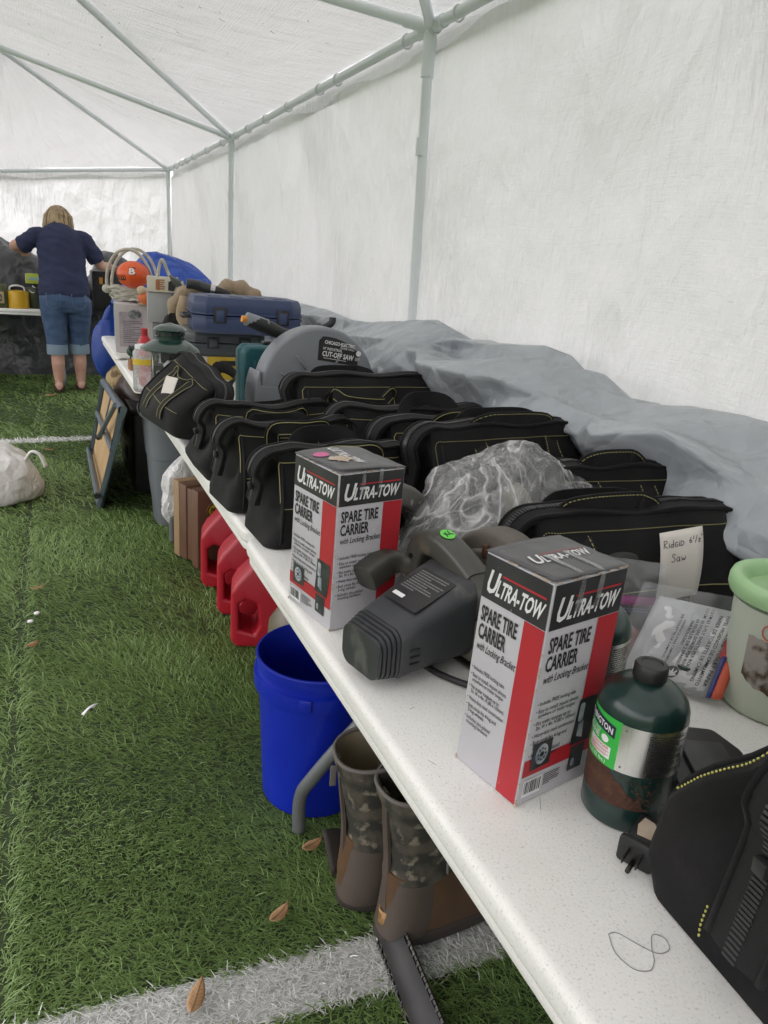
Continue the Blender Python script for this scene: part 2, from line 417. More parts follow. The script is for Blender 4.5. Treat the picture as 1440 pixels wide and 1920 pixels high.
m_ink = M('pen_ink', (.02, .02, .025), .6)
m_white = M('white_print', (.75, .75, .75), .5)
m_steel = M('bare_steel', (.5, .5, .5), .28, 1., bump=.08, bs=200)

def crumpled_sheet(name, col, col2, rough, sc=5., amt=1.):
    """stiff coated sheet: crisp creases and a fine weave in the relief"""
    m = M(name, col, rough, col2=col2, vs=3, spec=.55); n = m.node_tree; p = n.nodes['Principled BSDF']
    tc = n.nodes.new('ShaderNodeTexCoord'); hs_ = []
    for k, (s_, d_, w_) in enumerate(((sc, .35, 1.), (sc*2.3, .16, .45), (sc*6, .06, .14))):
        t0 = n.nodes.new('ShaderNodeTexNoise'); t0.inputs['Scale'].default_value = s_*.6; t0.inputs['Detail'].default_value = 3; link(n, tc.outputs['Object'], t0.inputs[0])
        mv = n.nodes.new('ShaderNodeVectorMath'); mv.operation = 'MULTIPLY_ADD'; link(n, t0.outputs['Color'], mv.inputs[0]); mv.inputs[1].default_value = (d_,)*3; link(n, tc.outputs['Object'], mv.inputs[2])
        v = n.nodes.new('ShaderNodeTexVoronoi'); v.feature = 'DISTANCE_TO_EDGE'; v.inputs['Scale'].default_value = s_; link(n, mv.outputs[0], v.inputs['Vector'])
        q = n.nodes.new('ShaderNodeMath'); q.operation = 'MULTIPLY'; q.inputs[1].default_value = w_/s_*5; link(n, v.outputs['Distance'], q.inputs[0]); hs_.append(q.outputs[0])
    a = hs_[0]
    for b in hs_[1:]:
        x = n.nodes.new('ShaderNodeMath'); x.operation = 'ADD'; link(n, a, x.inputs[0]); link(n, b, x.inputs[1]); a = x.outputs[0]
    bp = n.nodes.new('ShaderNodeBump'); bp.inputs['Strength'].default_value = .75; bp.inputs['Distance'].default_value = .05*amt; link(n, a, bp.inputs['Height']); link(n, bp.outputs[0], p.inputs['Normal'])
    return m
m_tarp = crumpled_sheet('silver_grey_tarp', (.37, .40, .42), (.33, .36, .385), .30, 4.5, 1.1)
m_dtarp = crumpled_sheet('dark_grey_tarp', (.035, .038, .042), (.055, .058, .062), .36, 5., 1.)
# ================================================================== GROUND AND TURF
g = G(); g.quad((-150, -150, -.004), (150, -150, -.004), (150, 150, -.004), (-150, 150, -.004))
m_base = M('turf_backing', (.026, .042, .013), .95, col2=(.040, .060, .020), vs=9, bump=.4, bs=120)
setting(g.obj('ground', m_base, smooth=0))
def blade_mat(name, c1, c2, rough):
    m = bpy.data.materials.new(name); m.use_nodes = True; n = m.node_tree; p = n.nodes['Principled BSDF']
    ge = n.nodes.new('ShaderNodeNewGeometry'); tc = n.nodes.new('ShaderNodeTexCoord')
    t = n.nodes.new('ShaderNodeTexNoise'); t.inputs['Scale'].default_value = 3.2; t.inputs['Detail'].default_value = 4
    link(n, tc.outputs['Object'], t.inputs[0])
    a = n.nodes.new('ShaderNodeMath'); a.operation = 'MULTIPLY_ADD'; a.inputs[1].default_value = .62
    link(n, ge.outputs['Random Per Island'], a.inputs[0])
    b = n.nodes.new('ShaderNodeMapRange'); b.inputs[1].default_value = .3; b.inputs[2].default_value = .7; b.inputs[4].default_value = .38
    link(n, t.outputs[0], b.inputs[0]); link(n, b.outputs[0], a.inputs[2])
    x = n.nodes.new('ShaderNodeMix'); x.data_type = 'RGBA'; x.inputs[6].default_value = (*c1, 1); x.inputs[7].default_value = (*c2, 1)
    link(n, a.outputs[0], x.inputs[0]); link(n, x.outputs[2], p.inputs['Base Color'])
    p.inputs['Roughness'].default_value = rough; p.inputs['Specular IOR Level'].default_value = .5
    tl = n.nodes.new('ShaderNodeBsdfTranslucent'); link(n, x.outputs[2], tl.inputs[0]); ms = n.nodes.new('ShaderNodeMixShader'); ms.inputs[0].default_value = .22
    link(n, p.outputs[0], ms.inputs[1]); link(n, tl.outputs[0], ms.inputs[2]); link(n, ms.outputs[0], n.nodes['Material Output'].inputs[0])
    return m
m_blade = blade_mat('turf_blades', (.125, .220, .055), (.265, .385, .125), .42)
m_wblade = blade_mat('white_turf_blades', (.66, .66, .64), (.90, .90, .88), .6)
LINES = ((-.073, .995, .058), (.115, 5.42, .062))    # slope, y at x=0, half width
def seam_x(y): return -.148 + .0115*np.maximum(y-1.6, 0)**1.6*.6 - .0*y
def turf():
    rs = np.random.RandomState(3); XY = []
    for d0, d1, dens in ((.5, 1.5, 36000), (1.5, 2.4, 23000), (2.4, 3.8, 11500), (3.8, 6, 5600), (6, 9.4, 2600)):
        n = int(3.2*(8.7)*dens); 
        for c in range(0, n, 400000):
            k = min(400000, n-c)
            x = rs.uniform(-2.05, 1.15, k); y = rs.uniform(.3, 9.0, k); d = np.hypot(x, y)
            # what the camera or one a step aside could see
            q = np.stack([x, y, np.full(k, -1.26)], 1); A = np.array([_r, _d, _f]); c3 = q @ A.T
            u = 1386.87*c3[:, 0]/c3[:, 2]; v = 1386.87*c3[:, 1]/c3[:, 2]
            ok = (d >= d0) & (d < d1) & (c3[:, 2] > .1) & (u > -1750) & (u < 1080) & (v < 1350) & (abs(x - seam_x(y)) > .0045)
            XY.append(np.stack([x, y, np.full(k, d)], 1)[ok])
    XY = np.concatenate(XY); n = len(XY); x, y, d = XY.T
    white = np.zeros(n, bool)
    for sl_, y0, hw in LINES: white |= abs(y - (y0+sl_*x) + rs.normal(0, .006, n)) < hw
    sc = np.maximum(1, d/1.7)**.85
    h = rs.uniform(.017, .031, n)*np.minimum(sc, 1.5); w = rs.uniform(.0017, .0031, n)*sc
    # nap: the pile leans to the left with swirls
    f = 2.3*np.sin(x*3.1+1.3*y)+1.4*np.sin(5.3*y-2.2*x)+.9*np.sin(13*x+9*y)
    az = math.pi + .35*f + rs.normal(0, .75, n)
    ds = x - seam_x(y); near = abs(ds) < .035
    az = np.where(near, np.where(ds > 0, 0.0, math.pi) + rs.normal(0, 1.3, n), az)
    lean = rs.uniform(.75, 1.38, n); lean2 = lean + rs.uniform(.1, .7, n)
    dx, dy = np.cos(az), np.sin(az)
    tw = az + math.pi/2 + rs.normal(0, .6, n); px, py = np.cos(tw)*w/2, np.sin(tw)*w/2
    z0 = np.full(n, -.003)
    m1 = np.stack([x+dx*h*.5*np.sin(lean), y+dy*h*.5*np.sin(lean), z0+h*.5*np.cos(lean)], 1)
    l2 = np.minimum(lean2, 1.62)
    m2 = m1 + np.stack([dx*h*.5*np.sin(l2), dy*h*.5*np.sin(l2), h*.5*np.cos(l2)], 1)
    P = np.stack([px, py, np.zeros(n)], 1); b = np.stack([x, y, z0], 1)
    Vv = np.stack([b-P, b+P, m1-P*.9, m1+P*.9, m2-P*.35, m2+P*.35], 1)
    def build(sel, name, mat, label):
        vv = Vv[sel]; k = len(vv); me = bpy.data.meshes.new(name)
        me.vertices.add(k*6); me.vertices.foreach_set('co', vv.reshape(-1).astype(np.float32))
        idx = (np.arange(k)[:, None]*6 + np.array([0, 1, 3, 2, 2, 3, 5, 4])[None]).reshape(-1)
        me.loops.add(len(idx)); me.loops.foreach_set('vertex_index', idx.astype(np.int32))
        me.polygons.add(k*2); me.polygons.foreach_set('loop_start', (np.arange(k*2)*4).astype(np.int32))
        me.materials.append(mat); me.update(calc_edges=True); me.validate()
        o = bpy.data.objects.new(name, me); COL.objects.link(o)
        tag(o, label, 'turf', kind='stuff')
    build(~white, 'artificial_grass', m_blade, 'short green artificial grass covering the ground of the tent')
    build(white, 'white_turf_line', m_wblade, 'white painted field lines woven in the green artificial grass')
turf()
for sl_, y0, hw in LINES:
    setting(G().quad((-1.7, y0-1.7*sl_-hw, -.001), (1.2, y0+1.2*sl_-hw, -.001), (1.2, y0+1.2*sl_+hw, -.001), (-1.7, y0-1.7*sl_+hw, -.001)).obj('painted_line', M('line_paint', (.46, .46, .44), .9, col2=(.28, .29, .27), vs=60), smooth=0))

# ================================================================== TENT
tent = thing('party_tent', 'long white translucent party tent with a pale pipe frame over the tables', 'tent', (0, 0, 0))
YS = [-6.2, -3.2, -.24, 2.76, 5.95, 8.70]; XR, XL = 1.335, -1.67
ZR = [2.1]*6; ZL = [2.08, 2.08, 2.08, 2.08, 2.05, 1.80]
def EL(i): return V((XL, YS[i]+.72, ZL[i]))
def ER(i): return V((XR, YS[i], ZR[i])) if i < 5 else V((1.288, 8.70, 2.1))
AP = [V((-.18, YS[i]+.74, 2.42)) for i in range(4)] + [V((-.186, 6.45, 2.535))]
AP[3] = V((-.17, 3.50, 2.42))
def pipe(name, a, b, r=.019): 
    d = (b-a).normalized(); return G().tube([a, b], r, n=12).obj(name, m_pole, tent, 60)
for i in range(1, 6):
    for E, s in ((ER(i), 1), (EL(i), -1)):
        if i < 5: pipe('rafter', E, AP[i])
        else: pipe('hip_rafter', E, AP[4])
        p = G().tube([V((E.x+(.03 if (s > 0 and i == 3) else 0), E.y, 0)), V((E.x+(.02 if (s > 0 and i == 3) else 0), E.y, 1.1)), V((E.x, E.y, E.z-.12)), V((E.x, E.y, E.z-.03))], .019, n=14)
        p.obj('post', m_pole, tent, 60)
        c = G().tube([V((E.x, E.y, E.z-.16)), V((E.x, E.y, E.z+.012))], .024, n=14)
        for t in ((ER(min(i+1, 5))-E) if s > 0 else (EL(min(i+1, 5))-E), ((ER(i-1) if s > 0 else EL(i-1))-E), (AP[min(i, 4)]-E)):
            if t.length > .1: c.tube([E, E+t.normalized()*.10], .0235, n=12)
        G().tube([V((E.x, E.y, E.z-.42)), V((E.x, E.y, E.z-.36))], .0215, n=14).obj('pipe_collar', m_pole, tent, 50)
        c.obj('pipe_fitting', m_pole, tent, 50)
        if i > 1:
            pipe('diagonal_brace', E, AP[i-1]) if i < 5 else None
            A = (ER if s > 0 else EL)(i-1); pipe('eave_pipe', A, E)
for i in range(1, 4): pipe('ridge_pipe', AP[i], AP[i+1])
pipe('eave_pipe', EL(5), ER(5))
def uvgrid(name, fn, nu, nv, su, sv, mat, parent=None, th=None):
    gg = G().grid(fn, nu, nv); o = gg.obj(name, mat, parent, 180, fix=False)
    me = o.data; uv = me.uv_layers.new(name='uv'); co = [(i/nu*su, j/nv*sv) for i in range(nu+1) for j in range(nv+1)]
    uv.data.foreach_set('uv', [c for l in me.loops for c in co[l.vertex_index]])
    return o
UP = V((0, 0, .022))
def roof_panel(a, b, c, d, seed, sag=.05):
    """a-b along the eave, d-c along the ridge"""
    L = (b-a).length; Wd = (d-a).length
    def fn(u, v):
        p = (a*(1-u)+b*u)*(1-v)+(d*(1-u)+c*u)*v + UP
        k = math.sin(math.pi*u)*math.sin(math.pi*min(v*1.05, 1))
        p = p - V((0, 0, sag*k))
        p.z += .010*fbm(V((p.x*1.6, p.y*2.2, seed)), 4)*min(1, 6*min(u, 1-u, v+.15, 1.15-v)) + .006*math.sin(u*58+v*9)*k*(1-v)
        return p
    uvgrid('roof_sheet', fn, 40, 24, L, Wd, m_sheet, tent)
for i in range(1, 4):
    roof_panel(ER(i), ER(i+1), AP[i+1], AP[i], i*3.1); roof_panel(EL(i+1), EL(i), AP[i], AP[i+1], i*5.7)
roof_panel(ER(4), ER(5), AP[4], AP[4], 31, .03); roof_panel(EL(5), EL(4), AP[4], AP[4], 37, .03)
roof_panel(ER(5), EL(5), AP[4], AP[4], 41, .05)
def hanging(a, b, seed, out, name='wall_sheet', zt=.035, mat=m_wall, nu=70, nv=40):
    L = (b-a).length; n = V((-(b-a).y, (b-a).x, 0)).normalized()*out
    def fn(u, v):
        p = a*(1-u)+b*u; top = p.z - zt - .035*abs(math.sin(u*math.pi*3.5))**2; z = top*(1-v)
        q = V((p.x, p.y, z)) + n*(.030 + .05*math.sin(math.pi*u)*math.sin(math.pi*min(1, v*1.4)))
        w = V((u*L*1.7+z*.5, z*1.1, seed))
        k = min(1, 8*u, 8*(1-u))
        rip = max(0, noise.noise(V((u*L*.9, z*.8, seed+4)))+.1)
        q += n*(.018*fbm(w*.8, 3) + .020*facet(V((u*L*.9, z*.7, seed)), int(seed)%20, 4, .9) + .006*math.sin(u*L*34+2.5*math.sin(z*2.2+seed)+z*3)*rip*1.3 + .0035*facet(V((u*L, z*.35, seed)), 5, 4, 9.)*rip)*k
        return q
    return uvgrid(name, fn, nu, nv, L, a.z, mat, tent)
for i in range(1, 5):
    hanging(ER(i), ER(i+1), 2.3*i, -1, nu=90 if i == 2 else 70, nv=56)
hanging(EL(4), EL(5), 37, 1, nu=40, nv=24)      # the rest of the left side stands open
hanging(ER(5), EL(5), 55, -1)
# valance of the roof outside the walls
for a, b, o in [(ER(i), ER(i+1), 1) for i in range(1, 5)] + [(EL(i), EL(i+1), -1) for i in range(1, 5)] + [(ER(5), EL(5), 0)]:
    ov = V((o*.05, 0, 0)) if o else V((0, .05, 0))
    def fn(u, v, a=a, b=b, ov=ov):
        p = a*(1-u)+b*u + UP + ov*min(1, v*3) - V((0, 0, .12*max(0, v-.2)))
        return p + ov*.25*fbm(V((u*9, v, 3.)), 3)*v
    uvgrid('roof_valance', fn, 30, 4, (b-a).length, .15, m_sheet, tent)
# bungee loops that hang the walls
def loops(a, b, us):
    d = (b-a).normalized()
    for u in us:
        p = a*(1-u)+b*u; n = d.cross(V((0, 0, 1))); pts = []
        for k in range(15):
            t = 2*math.pi*k/14; pts.append(p + n*(.0225*math.sin(t)) + V((0, 0, -.003+.0245*math.cos(t))) + d*(.008*math.sin(t*.5)))
        G().tube(pts, .0038, n=6).obj('bungee_loop', m_loop, tent, 180)
loops(ER(3), ER(4), (.06, .30, .38, .55, .70, .84, .95)); loops(ER(2), ER(3), (.30, .62, .93, .985)); loops(ER(4), ER(5), (.1, .3, .5, .62, .72, .82, .93)); loops(ER(5), EL(5), (.08, .22, .45, .7))
# dark flecks of leaf litter stuck under the roof
g = G(); r2 = random.Random(5)
for k in range(95):
    i = r2.choice((2, 3, 3, 3, 4)); u, v = r2.random(), r2.uniform(.08, .9)
    a, b, c, d = ER(i), ER(i+1), AP[min(i+1, 4)], AP[i]
    if i == 4: c = d
    p = (a*(1-u)+b*u)*(1-v)+(d*(1-u)+c*u)*v + UP - V((0, 0, .05*math.sin(math.pi*u)*math.sin(math.pi*min(1, v*1.05))+.012))
    t = r2.uniform(0, 6.28); L = r2.uniform(.004, .016); e = V((math.cos(t), math.sin(t), -.22*math.cos(t)))*L; f = V((-e.y, e.x, .0)).normalized()*r2.uniform(.0012, .003)
    g.add([p-e-f, p+e-f*.4, p+e+f*.4, p-e+f], [(0, 1, 2, 3)])
o = g.obj('leaf_litter', M('dry_litter', (.12, .11, .10), .9), None, 0); tag(o, 'small dark flecks of dry litter stuck to the tent roof', 'litter', kind='stuff')

# ================================================================== TARPS
def interp(tab, y):
    if y <= tab[0][0]: return tab[0][1:]
    for a, b in zip(tab, tab[1:]):
        if y <= b[0]:
            t = (y-a[0])/(b[0]-a[0]); t = t*t*(3-2*t); return [p+(q-p)*t for p, q in zip(a[1:], b[1:])]
    return tab[-1][1:]
# y, crest z, lip x, lip z, belly
TP = [(-.6, .98, 1.05, .82, .05), (.6, 1.0, 1.04, .83, .05), (.82, 1.0, 1.06, .83, .05), (.92, 1.004, 1.07, .845, .045), (1.0, 1.008, 1.03, .90, .07), (1.15, 1.014, 1.02, .905, .07), (1.27, 1.022, 1.06, .905, .05), (1.38, 1.03, 1.05, .945, .05),
      (1.52, 1.044, 1.02, .93, .07), (1.76, 1.066, 1.0, .915, .08), (2.02, 1.087, 1.03, .905, .06), (2.12, 1.085, 1.12, .95, .02), (2.27, 1.082, 1.06, .935, .06), (2.55, 1.07, 1.04, .92, .06), (3.02, 1.03, 1.08, .90, .05), (3.3, 1.056, 1.08, .9, .05), (4.1, 1.056, 1.1, .9, .05), (4.7, 1.03, 1.15, .9, .03)]
def tarp_sec(y, v):
    cz, lx, lz, be = interp(TP, y)
    sec = [(1.33, .0), (1.31, .55), (1.315, cz-.10), (1.285, cz-.012), (1.24, cz), (1.145, cz-.018), (lx+.012, (cz+lz)/2+be*.55), (lx-.012, lz+.035), (lx+.012, lz-.01), (lx+.06, lz+.01), (1.135, .80), (1.15, .745), (1.17, .60), (1.20, .3), (1.16, .004), (1.12, .003)]
    n = len(sec)-1; t = v*n; i = min(int(t), n-1); f = t-i
    a, b, c, d = sec[max(i-1, 0)], sec[i], sec[i+1], sec[min(i+2, n)]
    x, z = [.5*((2*b[k])+(c[k]-a[k])*f+(2*a[k]-5*b[k]+4*c[k]-d[k])*f*f+(3*b[k]-a[k]-3*c[k]+d[k])*f**3) for k in (0, 1)]
    return V((x, y, z))
# coarse control sheet with planar facets between its jittered knots, as stiff plastic folds
NU_, NV_ = 26, 17; rt = random.Random(21); KN = []; tu = [0]
for k in range(NU_): tu.append(tu[-1]+rt.uniform(.5, 1.5)*(1. if k < 17 else 1.6))
tu = [q/tu[-1] for q in tu]
for i in range(NU_+1):
    row = []
    for j in range(NV_+1):
        y = -.6+5.3*tu[i]+rt.uniform(-.05, .05); v = min(1, max(0, (j+rt.uniform(-.35, .35)*(0 < j < NV_))/NV_)); p = tarp_sec(y, v)
        q = tarp_sec(y, min(1, v+.02))-tarp_sec(y, max(0, v-.02)); nn = V((-q.z, 0, q.x)).normalized(); nn = -nn if nn.x > 0 and p.z > .9 and p.x < 1.2 else nn
        k = 1. if .2 < v < .62 else .45
        p = p + V((-abs(nn.x), 0, nn.z*.5))*rt.gauss(0, .040)*k
        row.append(p)
    KN.append(row)
def tarp_lin(u, v):
    u = min(1, max(0, u)); v = min(1, max(0, v))
    i = 0
    while i < NU_-1 and u > tu[i+1]: i += 1
    f = (u-tu[i])/(tu[i+1]-tu[i]); t = v*NV_; j = min(int(t), NV_-1); g_ = t-j
    a, b, c, d = KN[i][j], KN[i+1][j], KN[i+1][j+1], KN[i][j+1]
    if (i*7+j*13+i*j) % 3:
        return a+(b-a)*f+(c-b)*g_ if f > g_ else a+(d-a)*g_+(c-d)*f
    return a+(b-a)*f+(d-a)*g_ if f+g_ < 1 else c+(d-c)*(1-f)+(b-c)*(1-g_)
def tarp_fn(u, v):
    e, h = .0022, .0050
    q = (tarp_lin(u, v)*2+tarp_lin(u+e, v)+tarp_lin(u-e, v)+tarp_lin(u, v+h)+tarp_lin(u, v-h))/6
    w = V((q.x*2.2, q.y*2.6+q.z*1.6, q.z*2.4))
    k = (.009*facet(w, 8, 3, 2.0)+.0025*facet(w, 2, 3, 8.))*max(0., min(1, (v-.16)*7))
    q = V((q.x-k, q.y, q.z+k*.5*min(1, q.z*4))); q.x = min(q.x, 1.345); q.z = max(q.z, .004); return q
o = G().grid(tarp_fn, 440, 110).obj('grey_tarp', m_tarp, None, 180, fix=False); tag(o, 'silver grey tarp bunched along the white tent wall behind the tables', 'tarp')
def heap(name, x0, x1, y0, y1, zb, prof, seed, mat, amp=.05, nu=90, nv=60, skirt=0.):
    def fn(u, v):
        x = x0+(x1-x0)*u; h = interp(prof, x)[0]
        a = math.pi*v; y = (y0+y1)/2 - (y1-y0)/2*math.cos(a)*(1-.18*math.sin(a)); z = zb + (h-zb)*math.sin(a)**.62
        w = V((x*3.1, y*3.1+seed, z*3.1)); k = amp*(1.2*facet(w*.55, int(seed), 6, 1.)+.3*fbm(w*.8, 2))*math.sin(a)**.4
        return V((x+.4*k, y-k*math.cos(a)*1.2, max(zb+.003, z+k*math.sin(a))))
    return G().grid(fn, nu, nv).obj(name, mat, None, 180, fix=False)
o = heap('dark_tarp', -1.5, .16, 7.78, 8.42, .705, [(-1.5, 1.1), (-.75, 1.31), (-.36, 1.30), (-.2, 1.22), (-.03, 1.15), (.1, 1.0), (.16, .9)], 3, m_dtarp, .055); tag(o, 'crumpled black tarp heaped on the back table left of the person', 'tarp')
o = heap('dark_tarp', .42, 1.0, 7.85, 8.45, .705, [(.42, 1.0), (.55, 1.22), (.68, 1.22), (.85, 1.14), (1.0, 1.0)], 8, m_dtarp, .04); tag(o, 'dark grey tarp folded over boxes on the back table beside the white hoops', 'tarp')
def skirt(u, v):
    x = -1.6+2.85*u; z = .72*(1-v); y = 8.44 - .10*v**3 + .05*facet(V((x*1., z*.7, 5)), 6, 5, 1.2) + .02*math.sin(x*9+z*3)
    return V((x, y, max(z, .004)))
o = G().grid(skirt, 120, 40).obj('hanging_tarp', m_dtarp, None, 180, fix=False); tag(o, 'dark grey tarp hanging to the turf behind the back table', 'tarp')

# ================================================================== TABLES
def wishbone(g, y, x0=.47, x1=.99, zt=.70, dy=0.):
    for s in (0, 1):
        xa = x0 if not s else x1; xm = (x0+x1)/2 + (-.03 if not s else .03); yt = y-dy
        pts = [(xa, y, .006), (xa, y, .10), (xa+(.02 if not s else -.02), y-dy*.15, .17), (xa+(xm-xa)*.45, y-dy*.5, .33), (xa+(xm-xa)*.86, y-dy*.85, .49), (xm, y-dy*.97, .56), (xm, yt, zt)]
        yield G().tube(cr([pts[0], pts[1], pts[2], pts[3], pts[4], pts[5], pts[6]], 7), .0155, n=12)
def table(y0, y1, label, x0=.335, W_=.76, zt=.74, legs=(), parent_rot=0, along='y'):
    t = thing('folding_table', label, 'table', (x0+W_/2, (y0+y1)/2, 0), group='white plastic folding tables')
    off = V((-(x0+W_/2), -(y0+y1)/2, 0))
    g = G(); L = y1-y0
    g.prism(rrect(-W_/2, -L/2, W_/2, L/2, .045, 6), .034, .011, TR((0, 0, zt-.034)), seg=4)
    g.obj('tabletop', m_plastic_w, t, 50)
    g = G(); g.prism(rrect(-W_/2+.006, -L/2+.006, W_/2-.006, L/2-.006, .04, 6), .016, .003, TR((0, 0, zt-.0495)))
    g.obj('table_apron', m_plastic_w, t, 50)
    g = G()
    for s in (-1, 1): g.box((s*(W_/2-.06), 0, zt-.062), (.022, L-.1, .022), .003)
    g.obj('table_rail', m_leg, t)
    for y, dy in legs:
        for q in wishbone(None, y, x0+.135, x0+W_-.135, zt-.06, dy):
            q.obj('leg', m_leg, t, 180).location = off
            bpy.context.view_layer
    for y, dy in legs:
        c = G().box((0, y-dy+off.y, zt-.066), (W_-.13, .03, .012), .003); c.obj('leg_bracket', m_leg, t)
    return t
T1 = table(-.465, 1.372, 'nearest white folding table, worn and speckled, holding the two red and white boxes', legs=((1.335, .17), (-.43, -.17)))
T2 = table(1.385, 3.235, 'middle white folding table covered by the rows of black tool bags', x0=.345, zt=.738, legs=((3.28, .2), (1.62, -.1)))
T3 = table(3.245, 5.10, 'far white folding table under the printed box and wood blocks', x0=.325, zt=.742, legs=((3.62, -.2), (4.9, .2)))
# a pencil scribble on the near top
g = G()
for pts in ([(.405, .352), (.398, .335), (.402, .318), (.414, .312), (.424, .318)], [(.405, .352), (.413, .350), (.423, .333), (.432, .322), (.444, .322), (.448, .332), (.441, .338), (.432, .330), (.424, .318)]):
    g.tube(cr([V((x, y, .7402)) for x, y in pts], 6), .0005, n=4)
for x, y, L, a in ((.37, .60, .012, 2), (.44, .50, .02, 1.), (.39, .71, .008, .3), (.52, .70, .012, .8), (.375, .85, .010, 2.4), (.41, .885, .006, 1)):
    e = V((math.cos(a), math.sin(a), 0))*L; g.tube([V((x, y, .7400)), V((x, y, .7400))+e], .0004, n=4)
o = g.obj('pencil_scribble', M('pencil_lead', (.27, .27, .27), .7), T1, 0); o.location = V((-(.335+.38), -(-.465+1.372)/2, 0))
# back table across the end of the tent
t = thing('folding_table', 'white folding table across the back of the tent in front of the person', 'table', (-.55, 7.93, 0), group='white plastic folding tables')
g = G(); g.prism(rrect(-.92, -.38, .92, .38, .045, 6), .034, .011, TR((0, 0, .668)), seg=3); g.obj('tabletop', m_plastic_w, t, 50)
g = G(); g.prism(rrect(-.914, -.374, .914, .374, .04, 6), .02, .003, TR((0, 0, .6495))); g.obj('table_apron', m_plastic_w, t, 50)
for s in (-1, 1):
    for k in (-1, 1):
        G().tube(cr([V((s*.7, k*.25, .005)), V((s*.7, k*.25, .1)), V((s*.68, k*.13, .33)), V((s*.64, k*.03, .55)), V((s*.64, k*.03, .655))], 6), .0155, n=10).obj('leg', m_leg, t, 180)
# ================================================================== BLACK TOOL BAGS
BAGS = 'black canvas tool bags on the tables'
def tool_bag(label, loc, rz=0., L=.40, W_=.20, H=.20, seed=1, near=False, straps=(1, 1), flop=(.03, .03), lift=(.02, .02), badge=False, zb=.38, sag=.0, top=.028, rot=None, stitch_r=.0009, strap_u=(.30, .70), lean=0., pull=True, foldamp=.015, cross=True):
    t = thing('tool_bag', label, 'tool bag', loc, rz, BAGS, rot)
    r2 = random.Random(seed*31+7)
    def wid(u):
        if u < .42: return W_/2*(1.02-.06*u+.03*math.sin(math.pi*u/.42))
        k = (u-.42)/.58; k = .75*k+.25*k*k*(3-2*k); return W_/2*.985*(1-k)+top*k
    def ends(u): return .012*u + (.020*max(0, u-.35))
    def P(s, u, off=0.):
        s %= 4; w = wid(u); e = ends(u); x0, x1 = e, L-e; rr = min(.035, w*.9)
        k, f = int(s), s-int(s)
        p = [(x0+(x1-x0)*f, w), (x1, w-2*w*f), (x1-(x1-x0)*f, -w), (x0, -w+2*w*f)][k]
        q = (max(x0+rr, min(x1-rr, p[0])), max(-w+rr, min(w-rr, p[1])))
        d = V((p[0]-q[0], p[1]-q[1], 0)); d = d.normalized() if d.length > 1e-9 else V((0, 0, 0))
        zc = H*u - sag*math.sin(math.pi*max(0, min(1, p[0]/L)))*u**2
        b = V((q[0]+rr*d.x, q[1]+rr*d.y, zc))
        m = min(1, u*5)*min(1, (1.02-u)*6)
        wv = V((b.x*7+seed*3.7, b.y*7, b.z*9+seed))
        end = 1. if k in (1, 3) else .75
        amt = foldamp*end*(facet(wv*.24, seed, 5, 1., .62)*1.7+fbm(wv*.45, 2)*.8)*m + .0018*fbm(wv*3, 2)*m
        if k in (1, 3) and .25 < u < .98:      # gusset pulled in between the frame and the base
            amt -= .034*math.sin(math.pi*(u-.25)/.73)*math.sin(math.pi*f)
        bot = 1-.25*max(0, 1-u*9)**2
        return V((L/2+(b.x-L/2)*(1 if u > .1 else 1-.012*(1-u*10)), b.y*(1-.10*max(0, 1-u*10)), b.z)) + d*(amt+off) + V((0, lean*u*u, 0))
    N, K = (104, 34) if near else (72, 22)
    rings = []
    for i in range(K+1):
        u = i/K; rings.append([P(4*j/N, u) for j in range(N)])
    G().loft(rings).obj('body', m_cord, t, 60)
    # frame band with the zipper, over the top and down both ends
    zt = H+.004; ra = .045
    def band(off=0.):
        pts = [(ends(zb)-.010-off*.6, H*zb)] + [(ends(.7)-.010-off, H*(.6+.1*k)) for k in range(2)]
        for k in range(7):
            a = R(180-15*k); pts.append((ra+(ra+off+.004)*math.cos(a), zt-ra+(ra+off)*math.sin(a)))
        for k in range(1, 10):
            f = k/10; pts.append((ra+(L-2*ra)*f, zt+off-sag*math.sin(math.pi*f)+.004*math.sin(f*11+seed)))
        for k in range(7):
            a = R(90-15*k); pts.append((L-ra+(ra+off+.004)*math.cos(a), zt-ra+(ra+off)*math.sin(a)))
        pts += [(L-ends(.7)+.010+off, H*.62), (L-ends(zb)+.010+off*.6, H*zb)]
        return [V((x, lean*(z/H)**2, z)) for x, z in pts]
    bp = band(); Y = V((0, 1, 0))
    bw = top*2-.004
    g = G(); P_, F_ = frames(bp); rg = []
    for p, (tt, a, b) in zip(P_, F_):
        nrm = tt.cross(Y).normalized(); nrm = nrm if nrm.dot(p-V((L/2, 0, H*.3))) > 0 else -nrm
        rg.append([p+Y*bw/2+nrm*.001, p+Y*bw*.2+nrm*.005, p-Y*bw*.2+nrm*.005, p-Y*bw/2+nrm*.001, p-Y*bw/2-nrm*.008, p+Y*bw/2-nrm*.008])
    g.loft(rg); g.obj('zipper_band', m_cord2, t, 50)
    g = G()
    for s in (-1, 1): g.tube([p+Y*s*bw/2 for p in cr(bp, 2)], .0042, n=6)
    g.obj('piping', m_cord, t, 180)
    zp = cr([p for p in band(.0055)], 3)
    if near:
        g = G(); Ls = 0.; prev = zp[0]
        for a, b in zip(zp, zp[1:]):
            d = (b-a); n = max(1, int(d.length/.0042)); tt = d.normalized()
            for k in range(n):
                c = a+d*(k/n); T = plane_T(c, tt, Y)
                g.box((0, 0, .0006), (.0026, .0125, .0030), 0, T)
        g.obj('zipper_teeth', m_zip, t, 0)
    else:
        g = G(); g.tube(zp, .0036, n=6, flat=.6); g.obj('zipper_teeth', m_zip, t, 180)
